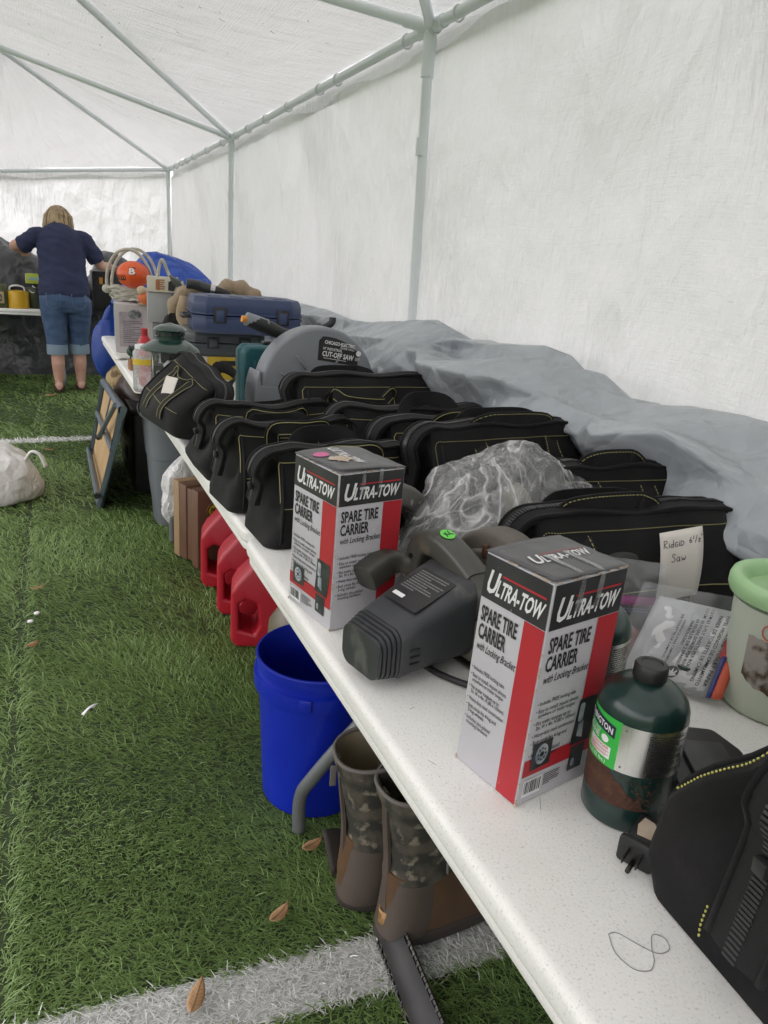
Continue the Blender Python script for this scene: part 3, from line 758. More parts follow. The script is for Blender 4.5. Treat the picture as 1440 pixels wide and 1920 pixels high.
    if pull:
        b0 = zp[3]; g = G()
        T = TR(b0+V((-.004, .0, -.01)), rx=r2.uniform(-.3, .3), rz=R(90))
        g.box((0, 0, .012), (.012, .008, .014), .002, T); g.prism(rrect(-.005, -.035, .005, .002, .003), .0025, .0006, T @ TR((0, -.006, .004), rx=R(80)))
        g.obj('zipper_pull', m_blackp, t)
    # stitching
    def stitches(name, pts, r=stitch_r, dash=near, mat=m_yel2 if not (near and stitch_r > .001) else m_yel):
        g = G()
        if dash:
            acc = 0.; on = True
            q = resample(cr(pts, 4), .0046*max(1, 1))
            for a, b in zip(q, q[1:]):
                d = b-a; n = 1
                sv = d.normalized().cross(V((0, 0, 1)))*.0005
                for k in range(n):
                    g.tube([a+d*((k+.20)/n)-sv, a+d*((k+.5)/n)+V((0, 0, .0004)), a+d*((k+.76)/n)+sv], [r*.5, r, r*.5], n=5)
        else: g.tube(pts, r, n=4)
        g.obj(name, mat, t, 180)
    for sgn in (0, 1):
        pts = []
        for k in range(25):
            f = .05+.9*k/24; s = f if sgn == 0 else 2+f
            pts.append(P(s, .90, .0012))
        fr = []
        for k in range(7): fr.append(P((.03 if sgn == 0 else 2.97)+0, .5+.06*k, .0012))
        stitches('stitching', (fr + pts) if sgn == 0 else pts + fr[::-1])
        if cross:
            stitches('stitching', [P((.06+.88*k/16) + (0 if sgn == 0 else 2), .44, .0012) for k in range(17)], dash=False)
    if near:
        for sg in (-1, 1):
            stitches('stitching', [P(3.5+sg*.16, .05+.025*k, .0035) for k in range(8)])
    # webbing handles with stitched edges
    for sgn in (0, 1):
        if not straps[sgn]: continue
        sd = 1 if sgn == 0 else -1; sw = .036
        fa, fb = strap_u
        def side(f, u): return P(f if sgn == 0 else 3-f, u, .003)
        up = [side(fa, u) for u in (.22, .36, .50, .64, .78)]; dn = [side(fb, u) for u in (.78, .64, .50, .36, .22)]
        fl, li = flop[sgn], lift[sgn]
        yb = wid(.85)+fl; sw = .042 if near else .036
        ar = [V((L*(fa+.015), sd*(yb*.85)+lean*.8, H*.95+li*.4)), V((L*(fa+.08), sd*(yb+.004)+lean, H+li*.9)), V((L*.5, sd*(yb+.008+fl*.25)+lean, H+li)), V((L*(fb-.08), sd*(yb+.004)+lean, H+li*.85)), V((L*(fb-.015), sd*(yb*.85)+lean*.8, H*.95+li*.35))]
        path = cr(up+ar+dn, 4)
        nrm = V((0, sd, 0)); g = G(); rg = []; e1, e2 = [], []
        _, F_ = frames(path)
        for p, (tt, a, b) in zip(path, F_):
            sv = tt.cross(nrm).normalized(); nn = sv.cross(tt).normalized(); nn = nn if nn.dot(nrm) > 0 else -nn
            rg.append([p+sv*sw/2+nn*.0015, p-sv*sw/2+nn*.0015, p-sv*sw/2-nn*.0015, p+sv*sw/2-nn*.0015])
            e1.append(p+sv*(sw/2-.005)+nn*.0022); e2.append(p-sv*(sw/2-.005)+nn*.0022)
        g.loft(rg); h = g.obj('handle', m_cord2, t, 40)
        g = G()
        for e in (e1, e2):
            if near:
                for a, b in zip(e, e[1:]):
                    d = b-a; n = max(1, int(d.length/.006))
                    for k in range(n): g.tube([a+d*((k+.18)/n), a+d*((k+.82)/n)], .0009, n=4)
            else: g.tube(e, .0010, n=4)
        g.obj('handle_stitching', m_yel if stitch_r > .001 else m_yel2, h, 180)
    # end panel piping and base strip
    g = G()
    for s0 in (2.93, .07):
        g.tube([P(s0, .05+.075*k, .0015) for k in range(12)], .0028, n=5)
    g.obj('seam_piping', m_cord2, t, 180)
    if badge:
        f = .5 if badge is True else badge; u0 = .70; s = 3-f
        c = P(s, u0, .002); ux = (P(s+.05, u0)-P(s-.05, u0)).normalized(); uz = (P(s, u0+.06)-P(s, u0-.06)).normalized()
        T = plane_T(c, ux, uz); g = G()
        g.prism(disc_pts(0, 0, .031, .011, 28), .0016, .0004, T); bd = g.obj('badge', m_blackp, t)
        g = G(); ring = [V((x, y, .0018)) for x, y in disc_pts(0, 0, .0295, .0098, 28)]; g.tube(ring, .0010, n=5, closed=True, T=T)
        text(g, 'VOYAGER', -.0225, -.0030, .0062, .045, .01, .0, T @ TR((0, 0, .0021))); g.obj('badge_lettering', m_silverprint, bd, 0)
    return t, P
B1, _ = tool_bag('slumped black tool bag by the lantern, its side turned to the aisle', (.352, 2.46, .760), 0, L=.35, W_=.21, H=.215, seed=2, badge=.50, flop=(.03, .02), lift=(0, -.05), rot=(R(-7), R(1), R(-79)), foldamp=.018, pull=False, lean=.035)
for q in B1.children_recursive:     # the slumped bag sinks towards its near end
    for v in q.data.vertices: v.co.z *= 1-.30*max(0, min(1, v.co.x/.35))
B2, _ = tool_bag('open-necked black tool bag with yellow stitching, next in front of the slumped tagged bag', (.335, 1.835, .742), R(3), L=.36, W_=.22, H=.175, seed=5, lift=(-.03, -.02), flop=(.02, .035), sag=.014, foldamp=.020)
B3, _ = tool_bag('black tool bag with a long sagging zipper, middle of the three along the aisle edge', (.33, 1.585, .742), R(5), L=.33, W_=.21, H=.18, seed=9, lift=(-.02, .0), flop=(.03, .03), sag=.016, foldamp=.019)
B4, _ = tool_bag('black tool bag touching the farther red and white box, zipper pull hanging at its end', (.352, 1.355, .742), R(3), L=.34, W_=.19, H=.172, seed=13, lift=(.01, .012), flop=(.03, .03), foldamp=.018, zb=.42)
U1, u1P = tool_bag('black tool bag with a white card under its handle, before the cut-off saw', (.575, 1.91, .742), R(2), L=.46, W_=.25, H=.235, seed=17, badge=.42, lift=(0, -.055), flop=(.02, .055), strap_u=(.22, .62))
U2, _ = tool_bag('black tool bag wedged behind the row by the aisle, without any card or badge', (.605, 1.64, .742), R(-3), L=.42, W_=.22, H=.205, seed=21, lift=(-.03, -.03), flop=(.03, .03), sag=.01)
U3, _ = tool_bag('flattened black tool bag with tangled handles between two fuller bags at the back', (.66, 1.50, .742), R(7), L=.40, W_=.20, H=.195, seed=25, lift=(.03, .02), flop=(.04, .03))
U4, _ = tool_bag('large black tool bag with a long zipper directly behind the clear plastic bag', (.655, 1.30, .742), R(4), L=.43, W_=.23, H=.225, seed=29, near=True, lift=(.005, .010), flop=(.0, -.03), zb=.30, strap_u=(.32, .80))
U5, _ = tool_bag('black tool bag half hidden under the grey tarp, right of the clear plastic bag', (.80, 1.07, .742), R(-4), L=.36, W_=.20, H=.20, seed=33, near=True, lift=(-.06, .014), flop=(.03, -.030), strap_u=(.25, .62))
U6, u6P = tool_bag('black tool bag wearing the white card that reads Ridgid saw', (.635, .895, .742), R(-4), L=.43, W_=.21, H=.178, seed=37, near=True, badge=.36, lift=(-.0, .012), flop=(.0, -.035), zb=.55, strap_u=(.20, .62))
NB, nbP = tool_bag('nearest black tool bag by the plug adapter, with thick zipper and bright yellow stitching', (.462, .275, .742), R(-4), L=.44, W_=.255, H=.20, seed=43, near=True, lift=(.0, .01), flop=(.03, .03), zb=.18, stitch_r=.00125, foldamp=.014)

# cards hanging on the bags (each a thing of its own)
def card(label, o, u, v, w, h, lines, bend=.02, hh=.012, r=.0006, notch=True):
    t = thing('paper_card', label, 'card', o, 0, 'handwritten cards on the bags')
    T = plane_T((0, 0, 0), u, v)
    def surf(a, b): 
        return V((a*w, b*h, -bend*(1-b)**2+.0 ))
    g = G(); g.grid(lambda a, b: surf(a, b)+V((0, 0, .0)), 6, 10, T); g.obj('sheet', m_paper, t, 180, mod=solid(.0005))
    g = G()
    for s, x, y, h2 in lines:
        gg = G(); hand(gg, s, h2, Matrix(), r)
        for i, p in enumerate(gg.v):
            a, b = (p[0]+x)/w, (p[1]+y)/h; q = surf(a, b); gg.v[i] = (q.x, q.y, q.z+.0006+p[2]*.5)
        g.add(gg.v, gg.f, T)
    g.obj('handwriting', m_ink, t, 180)
    return t
card('white card handwritten Ridgid 6 1/2 Saw on a black bag by the tub', (.834, .748, .812), (.985, -.10, .12), (-.02, .36, .93), .078, .108, [('RIdGID', .006, .083, .016), ('61/2"', .052, .085, .015), ('Saw', .020, .060, .018)], bend=.03)
card('white card with a drill note under the handle before the cut-off saw', (.80, 1.735, .86), (.97, .08, -.02), (-.05, .80, .60), .12, .085, [('Dr LL', .012, .048, .022), ('CuR', .022, .015, .022)], bend=-.006)
card('curved white card dangling over the side of the slumped bag near the lantern', (.268, 2.265, .79), (.40, -.91, .02), (.40, .14, .90), .062, .14, [('Sa', .020, .06, .010)], bend=.035)

# ================================================================== RED AND WHITE CARTONS
m_carton = M('printed_silver_carton', (.50, .49, .52), .42, col2=(.46, .45, .475), vs=7, bump=.06, bs=160)
m_cblack = M('carton_black_ink', (.020, .020, .022), .45, col2=(.035, .034, .036), vs=22, wear=(.70, .74), wearcol=(.32, .31, .30), ws=46)
m_cred = M('carton_red_ink', (.42, .018, .028), .42, col2=(.36, .02, .03), vs=9, wear=(.71, .74), wearcol=(.55, .4, .38), ws=60)
m_ctop = M('carton_top_ink', (.085, .085, .088), .4, col2=(.14, .14, .145), vs=6, wear=(.66, .72), wearcol=(.30, .29, .28), ws=30)
m_cfib = M('torn_carton_fibre', (.46, .36, .26), .9, col2=(.55, .47, .38), vs=40)
m_tape = clear_film('clear_tape', .10, gl=.15, op=.05)
def carton(label, loc, rz, w, d, h, shear, pic_front, seed, lid=.004, extras=False):
    t = thing('carton', label, 'box', loc, rz, 'red white and black cartons')
    S = Matrix(((1, 0, shear[0], 0), (0, 1, shear[1], 0), (0, 0, 1, 0), (0, 0, 0, 1)))
    G().box((w/2, d/2, h/2), (w, d, h), .0022, S, 2).obj('body', m_carton, t, 30)
    e = .0006
    F = [(plane_T((0, -e, 0), (1, 0, 0), (0, 0, 1)), w, pic_front), (plane_T((-e, d, 0), (0, -1, 0), (0, 0, 1)), d, not pic_front)]
    gk, gr, gt, gw, gp, gs, gb = (G() for _ in range(7))
    for T, fw, pic in F:
        T = S @ T; b = .0018; T2 = T @ TR((0, 0, .0003)); T3 = T @ TR((0, 0, .0006)); T4 = T @ TR((0, 0, .0009))
        flat(gk, [(b, h*.80), (fw-b, h*.80), (fw-b, h-b), (b, h-b)], 0, T)
        x0 = fw*.69
        if pic: flat(gr, [(x0, h*.14), (fw-b, h*.14), (fw-b, h*.797), (x0, h*.797)], 0, T); flat(gr, [(b, h*.135), (x0-.0002, h*.135), (x0-.0002, h*.215), (b, h*.215)], 0, T)
        else: flat(gr, [(x0, b), (fw-b, b), (fw-b, h*.797), (x0, h*.797)], 0, T)
        # brand line on the band
        text(gw, 'U', fw*.07, h*.835, .0245, fw*.15, .03, .22, T2); text(gw, 'LTRA-TOW', fw*.225, h*.835, .0175, fw*.68, .03, .22, T2)
        flat(gr, [(fw*.30, h*.923), (fw*.93, h*.923), (fw*.935, h*.932), (fw*.305, h*.932)], 0, T2)
        text(gt, 'SPARE TIRE', fw*.06, h*.70, .0165, fw*.56, .025, 0, T2); text(gt, 'CARRIER', fw*.06, h*.618, .0165, fw*.43, .025, 0, T2)
        text(gt, 'with Locking Bracket', fw*.06, h*.565, .0088, fw*.61, .008, .2, T2)
        y = h*.465
        for s, ww, dy in (('\u2022 Includes FREE locking tabs', .52, .040), ('\u2022 Easy to install, mount almost', .57, .026), ('   anywhere on trailer tongue', .53, .040), ('\u2022 Fits trailer tongues up to', .49, .026), ('   3in. W x 4in. H (80 x 100mm)', .57, .040), ('\u2022 Heavy-duty steel construction', .58, .040), ('\u2022 Bolt circle fits 4-lug and', .49, .026), ('   5-lug wheels', .28, .040), ('\u2022 Includes zinc-plated', .42, .026), ('   mounting hardware', .38, .04)):
            text(gt, s.strip(), fw*(.05 if s[0] != ' ' else .085), y, .0047, fw*ww*(1 if s[0] != ' ' else .94), .006, 0, T2); y -= h*dy*.86
        if pic:
            flat(gp, [(fw*.10, h*.155), (fw*.36, h*.165), (fw*.36, h*.285), (fw*.10, h*.285)], 0, T3)
            flat(gp, [(fw*.63, h*.20), (fw*.90, h*.20), (fw*.95, h*.36), (fw*.93, h*.42), (fw*.66, h*.42)], 0, T3); flat(gp, [(fw*.66, h*.07), (fw*.86, h*.07), (fw*.86, h*.19), (fw*.66, h*.19)], 0, T3)
            flat(gs, disc_pts(fw*.23, h*.225, fw*.085, h*.048, 20), 0, T4); flat(gs, rrect(fw*.68, h*.31, fw*.75, h*.40, .003), 0, T4); flat(gs, [(fw*.70, h*.24), (fw*.79, h*.225), (fw*.77, h*.31), (fw*.70, h*.30)], 0, T4)
            flat(gs, rrect(fw*.69, h*.09, fw*.74, h*.13, .003), 0, T4)
            for k in range(8):
                a = k*math.pi/4; flat(gt, disc_pts(fw*.23+fw*.05*math.cos(a), h*.225+h*.028*math.sin(a), .0013, .0013, 8), 0, T4 @ TR((0, 0, .0003)))
            flat(gt, disc_pts(fw*.23, h*.225, .003, .003, 10), 0, T4 @ TR((0, 0, .0003)))
            flat(gw, [(fw*.05, h*.035), (fw*.30, h*.035), (fw*.30, h*.115), (fw*.05, h*.115)], 0, T2)
            rb = random.Random(seed); x = fw*.065
            while x < fw*.28:
                q = rb.choice((.0006, .001, .0016)); flat(gt, [(x, h*.05), (x+q, h*.05), (x+q, h*.108), (x, h*.108)], 0, T3); x += q+rb.choice((.0007, .001, .0014))
            greek(gt, fw*.33, h*.11, fw*.26, h*.06, 6, T2, seed=seed)
    # top flap
    def top(a, b):
        edge = min(a, 1-a, b, 1-b)
        return V((w*(a*1.012-.006), d*(b*1.012-.006), h+.0008+lid*(.25+.75*b)*math.sin(math.pi*a)*.5+lid*.7*(1-b)*(1-a)+.0012*fbm(V((a*4, b*4, seed)), 3)))
    g = G(); g.grid(top, 14, 14, S); g.obj('top_flap', m_ctop, t, 60, mod=solid(.0012))
    def wt(x, y):
        p = top(x/w, y/d); return S @ (p+V((0, 0, .0016)))
    if extras:    # lettering runs from the far left to the near right on this one
        text(gw, 'U', 0, 0, .021, .016, .03, .22, warp=lambda x, y: wt(w*.42+y*.9, d*.93-x)); text(gw, 'LTRA-TOW', .017, 0, .0165, .075, .03, .22, warp=lambda x, y: wt(w*.42+y*.9, d*.93-x))
        g = G(); flat(g, [(x, y) for x, y in disc_pts(w*.20, d*.70, .0125, .0125, 20)]); g.v = [tuple(wt(x, y)+V((0, 0, .0003))) for x, y, _ in g.v]; g.obj('pink_sticker', M('pink_sticker', (.62, .13, .30), .5), t, 0)
        g = G(); rq = random.Random(4); flat(g, [(w*.34+math.cos(k*.349)*.018*rq.uniform(.55, 1.3), d*.44+math.sin(k*.349)*.022*rq.uniform(.5, 1.3)) for k in range(18)]); g.v = [tuple(wt(x, y)+V((0, 0, .0002))) for x, y, _ in g.v]; g.obj('torn_patch', m_cfib, t, 0)
    else:
        text(gw, 'U', w*.12, d*.40, .0175, w*.13, .03, .25, warp=wt); text(gw, 'LTRA-TOW', w*.26, d*.40, .0135, w*.62, .03, .25, warp=wt)
        flat(gr, [(w*.30, d*.57), (w*.92, d*.57), (w*.92, d*.585), (w*.30, d*.585)]); n = 4
        for k in range(n): gr.v[-n+k] = tuple(wt(gr.v[-n+k][0], gr.v[-n+k][1]))
    gk.obj('black_band', m_cblack, t, 0, fix=False); gr.obj('red_stripe', m_cred, t, 0, fix=False)
    gt.obj('black_lettering', M('carton_text_ink', (.02, .02, .022), .5), t, 0, fix=False); gw.obj('white_lettering', M('carton_white_ink', (.72, .72, .72), .5), t, 0, fix=False)
    gp.obj('picture', M('carton_picture', (.022, .024, .026), .35, col2=(.05, .055, .06), vs=40), t, 0, fix=False)
    gs.obj('picture_detail', M('carton_picture_detail', (.42, .43, .46), .35, col2=(.16, .2, .24), vs=50), t, 0, fix=False)
    # worn edges and strips of tape
    g = G(); rq = random.Random(seed)
    for k in range(16):
        a, b = rq.random(), rq.choice((0, 1)); z = h
        p = V((a*w, -.0006, h+.0003)) if b else V((-.0006, a*d, h+.0003)); L = rq.uniform(.002, .008)
        e_ = V((L, 0, 0)) if b else V((0, L, 0)); g.box(S @ (p+e_*.5), (abs(e_.x)+.0012, abs(e_.y)+.0012, .0018), .0004)
    for k in range(9):
        z = rq.uniform(.0, 1)*h; L = rq.uniform(.002, .006); g.box(S @ V((-.0002, -.0002, z)), (.0014, .0014, L), .0003)
    for q in ((0, 0), (w, 0), (0, d)): g.box(S @ V((q[0], q[1], .0025)), (.003, .003, .004), .001)
    g.obj('worn_edge', m_cfib, t, 0)
    g = G()
    for c in (.36, .62):
        pts = [(w*c, d*.55, h+.0045), (w*c, d*.2, h+.0045), (w*c, .001, h+.003), (w*c, -.0018, h*.97), (w*(c-.03), -.0018, h*.86)]
        g.ribbon([S @ V(p) for p in cr(pts, 4)], .006, .0002, up=V((0, -.6, .8)))
    g.obj('tape', m_tape, t, 0)
    return t
carton('nearest red and white carton for a spare tire carrier, standing beside the green gas cylinder', (.416, .512, .7405), R(11), .110, .096, .248, (.058, .018), True, 3)
carton('farther battered red and white carton with a pink round sticker on its top', (.362, .932, .7405), R(11), .116, .130, .242, (.03, .03), False, 8, lid=.008, extras=True)
# ================================================================== GAS CYLINDERS
m_green = M('dark_green_enamel', (.006, .026, .022), .28, col2=(.010, .034, .028), vs=12, coat=.3, wear=(.72, .78), wearcol=(.05, .035, .025), ws=40)
m_rust = M('rust', (.055, .022, .014), .9, col2=(.095, .040, .020), vs=60, bump=.5, bs=220)
m_band = M('bright_steel_band', (.74, .74, .72), .27, 1., wear=(.70, .78), wearcol=(.38, .34, .28), ws=24)
m_glabel = M('green_paper_label', (.03, .42, .05), .45)
m_navy = M('navy_ink', (.012, .016, .04), .5)
m_redink = M('red_ink', (.5, .03, .02), .5)
def gas_cylinder(label, loc, rz, full=True):
    t = thing('gas_cylinder', label, 'gas cylinder', loc, rz, 'green camping gas cylinders')
    rb = .0492
    G().lathe([(.020, .006), (.040, .001), (.0475, .0), (.0492, .003), (.0492, .024), (.0480, .028), (rb, .032), (rb, .134), (.0488, .141), (.046, .149), (.041, .156), (.034, .162), (.026, .166), (.0195, .168), (.0165, .1695), (.0165, .173), (.010, .1735)], 64).obj('body', m_green, t, 60)
    cap = G(); n = 48
    rg = []
    for z, r in ((.1705, .0172), (.172, .0182), (.186, .0180), (.1885, .0165), (.1888, .0125), (.1878, .0120)):
        rg.append([V(((r+(.0005 if j % 2 and .171 < z < .187 else 0))*math.cos(2*math.pi*j/n), (r+(.0005 if j % 2 and .171 < z < .187 else 0))*math.sin(2*math.pi*j/n), z)) for j in range(n)])
    cap.loft(rg).obj('cap', m_blackp, t, 45)
    G().lathe([(.0055, .162), (.0075, .1645), (.0075, .1665), (.005, .1668), (.0042, .1655)], 20, TR((-.031, .010, -.0015), ry=-.35)).obj('relief_valve', M('grey_valve', (.10, .13, .12), .4, .4), t, 50)
    r = .0497; d0 = R(-62)
    def wp(rad):
        return lambda x, y: (rad*math.cos(d0+x/r), rad*math.sin(d0+x/r), y)
    def patch(x0, x1, z0, z1, rad, nu=40, nv=2, jit=0, seed=0):
        f = wp(rad)
        return G().grid(lambda u, v: V(f(x0+(x1-x0)*u, (z0+jit*noise.noise(V((u*9, seed, 0))))*(1-v)+(z1+jit*noise.noise(V((u*9, seed+5, 0))))*v)), nu, nv)
    # bright steel sleeve with the label printed round it; x runs round the cylinder from the label's left edge
    patch(.052, .262, .0745, .1325, r, 90, 3).obj('sleeve', m_band, t, 180, fix=False)
    g = patch(.052, .063, .0745, .1325, r+.0004, 4, 2); g.obj('sleeve_seam', m_band, t, 180, fix=False)
    g = G()
    for z in (.081, .127): g.ball(wp(r+.0005)(.0575, z), (.0013, .0013, .0013), 6)
    g.obj('rivet', M('dull_rivet', (.2, .2, .2), .4, .8), t, 180)
    lb = patch(-.03, .052, .0735, .1335, r+.0003, 30, 2).obj('label', m_glabel, t, 180, fix=False)
    w1 = wp(r+.0006); w2 = wp(r+.0009)
    g = G(); g.grid(lambda a, b: V(w1(-.028+.074*a, .112+.0145*b+.004*math.sin(a*3.1416)-.002)), 20, 2); g.obj('label_banner', m_navy, lb, 0, fix=False)
    g = G(); text(g, 'WORTHINGTON', -.024, .1155, .0075, .067, .02, 0, warp=lambda x, y: w2(x, y+.004*math.sin((x+.028)/.074*3.1416)-.002))
    text(g, 'PROPANE', -.020, .1005, .0072, .045, .012, .0, warp=w2); text(g, '16.4 oz/465 g (1.02 lbs.)', -.022, .0765, .0042, .062, .006, .0, warp=w2); text(g, 'PRO GRADE', .006, .1315-.0265+.004, .0028, .02, .006, 0, warp=w2)
    g.grid(lambda a, b: V(w1(.008+.036*a, .0825+.015*b)), 12, 2)
    flat(g, disc_pts(.034, .1045, .0055, .0045, 14)); g.v[-14:] = [w1(x, y) for x, y, _ in g.v[-14:]]
    g.obj('label_lettering', m_white, lb, 0, fix=False)
    g = G(); text(g, 'DANGER', .0175, .0935, .0028, .024, .01, 0, warp=w2); greek(g, .0095, .0915, .033, .0085, 6, warp=w2, seed=2); g.obj('warning_print', m_redink, lb, 0, fix=False)
    g = G(); greek(g, .082, .127, .050, .047, 17, warp=w1, seed=6, fill=.35); greek(g, .140, .127, .05, .047, 17, warp=w1, seed=9, fill=.35); g.obj('sleeve_print', m_ink, t, 0, fix=False)
    if full:
        def edge(u): return .036+.012*noise.noise(V((u*3, 2, 2)))
        f = wp(rb+.0004); rq = random.Random(3)
        g = G(); N = 60
        lo = [V(f(-.06+.155*k/N, .0305+.004*abs(noise.noise(V((k*.3, 1, 0)))))) for k in range(N+1)]
        hi = []
        for k in range(N+1):
            x = k/N; h = .0738 - max(0, (x-.66))/.34*.042*(1+.35*noise.noise(V((k*.35, 4, 1)))) - (.002*abs(noise.noise(V((k*.8, 3, 1)))))
            hi.append(V(f(-.06+.155*x, max(h, .034))))
        g.add(lo+hi, [(k, k+1, N+2+k, N+1+k) for k in range(N)])
        for k in range(70):
            x = rq.gauss(.090, .014); z = rq.uniform(.033, .07); s_ = rq.uniform(.0006, .0018)
            q = [(x+s_*math.cos(a)*rq.uniform(.6, 1.4), z+s_*math.sin(a)*rq.uniform(.6, 1.4)) for a in (0, 1.05, 2.1, 3.14, 4.2, 5.2)]
            g.add([V(f(*p)) for p in q], [tuple(range(6))])
        g.obj('rust_patch', m_rust, t, 180, fix=False)
    return t
# d0 of the label is in the cylinder's own frame: turn it so the label looks to the camera's left
gas_cylinder('rusty green gas cylinder with a bright steel sleeve and green label, nearest the camera', (.529, .477, .741), R(205))
bpy.data.objects['gas_cylinder'].scale = (.90,)*3
gas_cylinder('second green gas cylinder, mostly hidden behind the nearest carton', (.573, .622, .741), R(235), False)

# ================================================================== CIRCULAR SAW
m_saw = M('grey_saw_housing', (.033, .035, .039), .42, col2=(.046, .048, .053), vs=9, wear=(.60, .74), wearcol=(.12, .116, .108), ws=16, bump=.06, bs=200)
m_sawol = M('olive_grey_saw_grip', (.044, .043, .035), .52, col2=(.060, .057, .047), vs=14, wear=(.58, .74), wearcol=(.15, .12, .085), ws=15, bump=.08, bs=150)
m_guard = M('dusty_blade_guard', (.11, .098, .080), .6, col2=(.15, .132, .108), vs=10, bump=.1, bs=80, wear=(.68, .76), wearcol=(.08, .06, .045), ws=18)
m_foot = M('dirty_saw_shoe', (.03, .027, .024), .5, .5, col2=(.07, .055, .04), vs=20, bump=.1)
m_cable = M('rubber_cord', (.016, .016, .017), .5)
t = thing('circular_saw', 'dusty grey circular saw lying between the two cartons with a green round sticker', 'circular saw', (.522, .832, .7405), R(13))
g = G(); rg = []
for x, w_, h_, cz, r_ in ((-.018, .120, .112, .075, .022), (-.05, .114, .104, .070, .022), (-.10, .104, .086, .058, .020), (-.140, .098, .074, .047, .018), (-.143, .093, .070, .047, .016)):
    rg.append([V((x, y, cz+z)) for y, z in rrect(-w_/2, -h_/2, w_/2, h_/2, r_, 5)])
g.loft(rg); mh = g.obj('motor_housing', m_saw, t, 40)
for k in range(5):     # louvred end cap
    w_, h_ = .095-.003*k, .071-.003*k; x = -.145-.0062*k; rr = [(y, z) for y, z in rrect(-w_/2, -h_/2, w_/2, h_/2, .018, 5)]
    G().loft([[V((x, y, .047-.0012*k+z)) for y, z in rr], [V((x-.0042, y*.985, .047-.0012*k+z*.985)) for y, z in rr]]).obj('louvre', m_saw, mh, 40)
G().box((-.158, 0, .045), (.028, .072, .050), .004).obj('vent_core', m_blackp, mh)
g = G()
for k in range(3): g.box((-.122+.0*k, -.0505+.0*k, .035+.010*k), (.016, .004, .0035), .001, TR(rx=0))
g.obj('vent_slot', m_blackp, mh)
# rating plate on the upper face
T = plane_T((-.115, .035, .0985), (0, -1, 0), (1, 0, .36)); g = G(); g.prism(rrect(0, 0, .07, .075, .003), .0008, 0, T); g.obj('rating_plate', m_blackp, mh, 0)
g = G(); greek(g, .004, .070, .062, .044, 9, T @ TR((0, 0, .0011)), seed=5, fill=.4); g.obj('plate_print', M('grey_print', (.22, .22, .22), .6), mh, 0)
g = G(); flat(g, rrect(.008, .010, .030, .017, .001), .0012, T); g.obj('serial_sticker', m_white, mh, 0)
# gear case seam and body
prof = [(-.105, .018), (-.060, .010), (.075, .012), (.098, .040), (.094, .074), (.066, .094), (.025, .103), (-.025, .096), (-.075, .074), (-.112, .048)]
Tyz = Matrix(((0, 0, 1, 0), (1, 0, 0, 0), (0, 1, 0, 0), (0, 0, 0, 1)))     # xy polygon -> yz, extruded along +x
G().prism(prof, .050, .008, TR((-.020, 0, 0)) @ Tyz, seg=3).obj('gear_case', m_sawol, t, 40)
G().prism([(y*.93, .060+(z-.060)*.93) for y, z in prof], .006, .002, TR((-.026, 0, 0)) @ Tyz).obj('case_seam', m_guard, t, 40)
# main handle: from the top of the case back and down to the cord
hp = cr([(.0, .086, .075), (.0, .096, .105), (-.001, .080, .140), (-.002, .040, .146), (-.004, -.02, .124), (-.006, -.075, .092), (-.008, -.125, .060), (-.008, -.150, .038)], 6)
g = G(); g.tube(hp, [.0175+.0025*math.sin(k*.5) if k > 12 else .018 for k in range(len(hp))], n=20, up=V((1, 0, 0)), flat=1.12, sq=4.2); g.obj('handle', m_sawol, t, 35)
G().tube([V((p.x, p.y, p.z-.016)) for p in hp[17:27]], .0085, n=12, up=V((1, 0, 0)), sq=3).obj('trigger', m_blackp, t, 40)
for q in (hp[8], hp[30], hp[38]): G().tube([q+V((-.0215, 0, 0)), q+V((-.0175, 0, 0))], .0042, n=12).obj('screw', M('dark_screw', (.05, .05, .05), .35, .9), t, 40)
for y, z in ((-.085, .045), (.075, .030), (.080, .090), (-.02, .085)): G().tube([V((-.0285, y, z)), V((-.0235, y, z))], .0048, n=12).obj('screw', bpy.data.materials['dark_screw'], t, 40)
G().tube(cr([(-.022, -.10, .04), (-.0225, -.05, .03), (-.0225, .04, .028), (-.022, .085, .06), (-.022, .07, .085), (-.022, .02, .095)], 5), .0035, n=8).obj('case_ridge', m_saw, t, 180)
g = G(); g.tube(cr([(.0, -.135, .060), (.0, -.120, .030), (0, -.085, .025)], 5), .014, n=12, up=V((1, 0, 0))); g.obj('handle_brace', m_sawol, t, 180)
g = G(); g.tube([V((.0005, p.y, p.z+.0005)) for p in hp[20:40]], .0185, n=14, up=V((1, 0, 0)), flat=.12); g.obj('grip_seam', m_saw, t, 180)
T = plane_T((-.013, .040, .159), (.30, -.90, -.20), (.85, .30, .1)); g = G(); g.tube(hp[15:26], .0192, n=20, up=V((1, 0, 0)), flat=1.12, sq=4.2); g.obj('clear_tape', M('yellowed_tape', (.06, .058, .05), .3), t, 30)
T2 = T @ TR((.004, .010, .0075)); g = G(); g.prism(disc_pts(0, 0, .0115, .0115, 24), .001, 0, T2); st = g.obj('green_sticker', M('neon_green_sticker', (.16, .72, .10), .55), t, 0)
g = G()
for pts in ([(-.005, .006), (.001, .003), (.006, .006)], [(-.004, -.006), (.003, .001)], [(.004, -.007), (-.005, -.001)]): g.tube([V((x, y, .0014)) for x, y in pts], .0008, n=4, T=T2)
g.obj('pen_mark', m_ink, st, 0)
# front knob
g = G(); kp = cr([(.0, .090, .100), (-.02, .112, .098), (-.040, .122, .100), (-.066, .122, .092), (-.088, .119, .082)], 5)
g.tube(kp, [.013+.0075*min(1, max(0, (k-5)/8)) - (.004 if k > len(kp)-2 else 0) for k in range(len(kp))], n=20, flat=1.05, sq=3.6); g.obj('front_grip', m_sawol, t, 40)
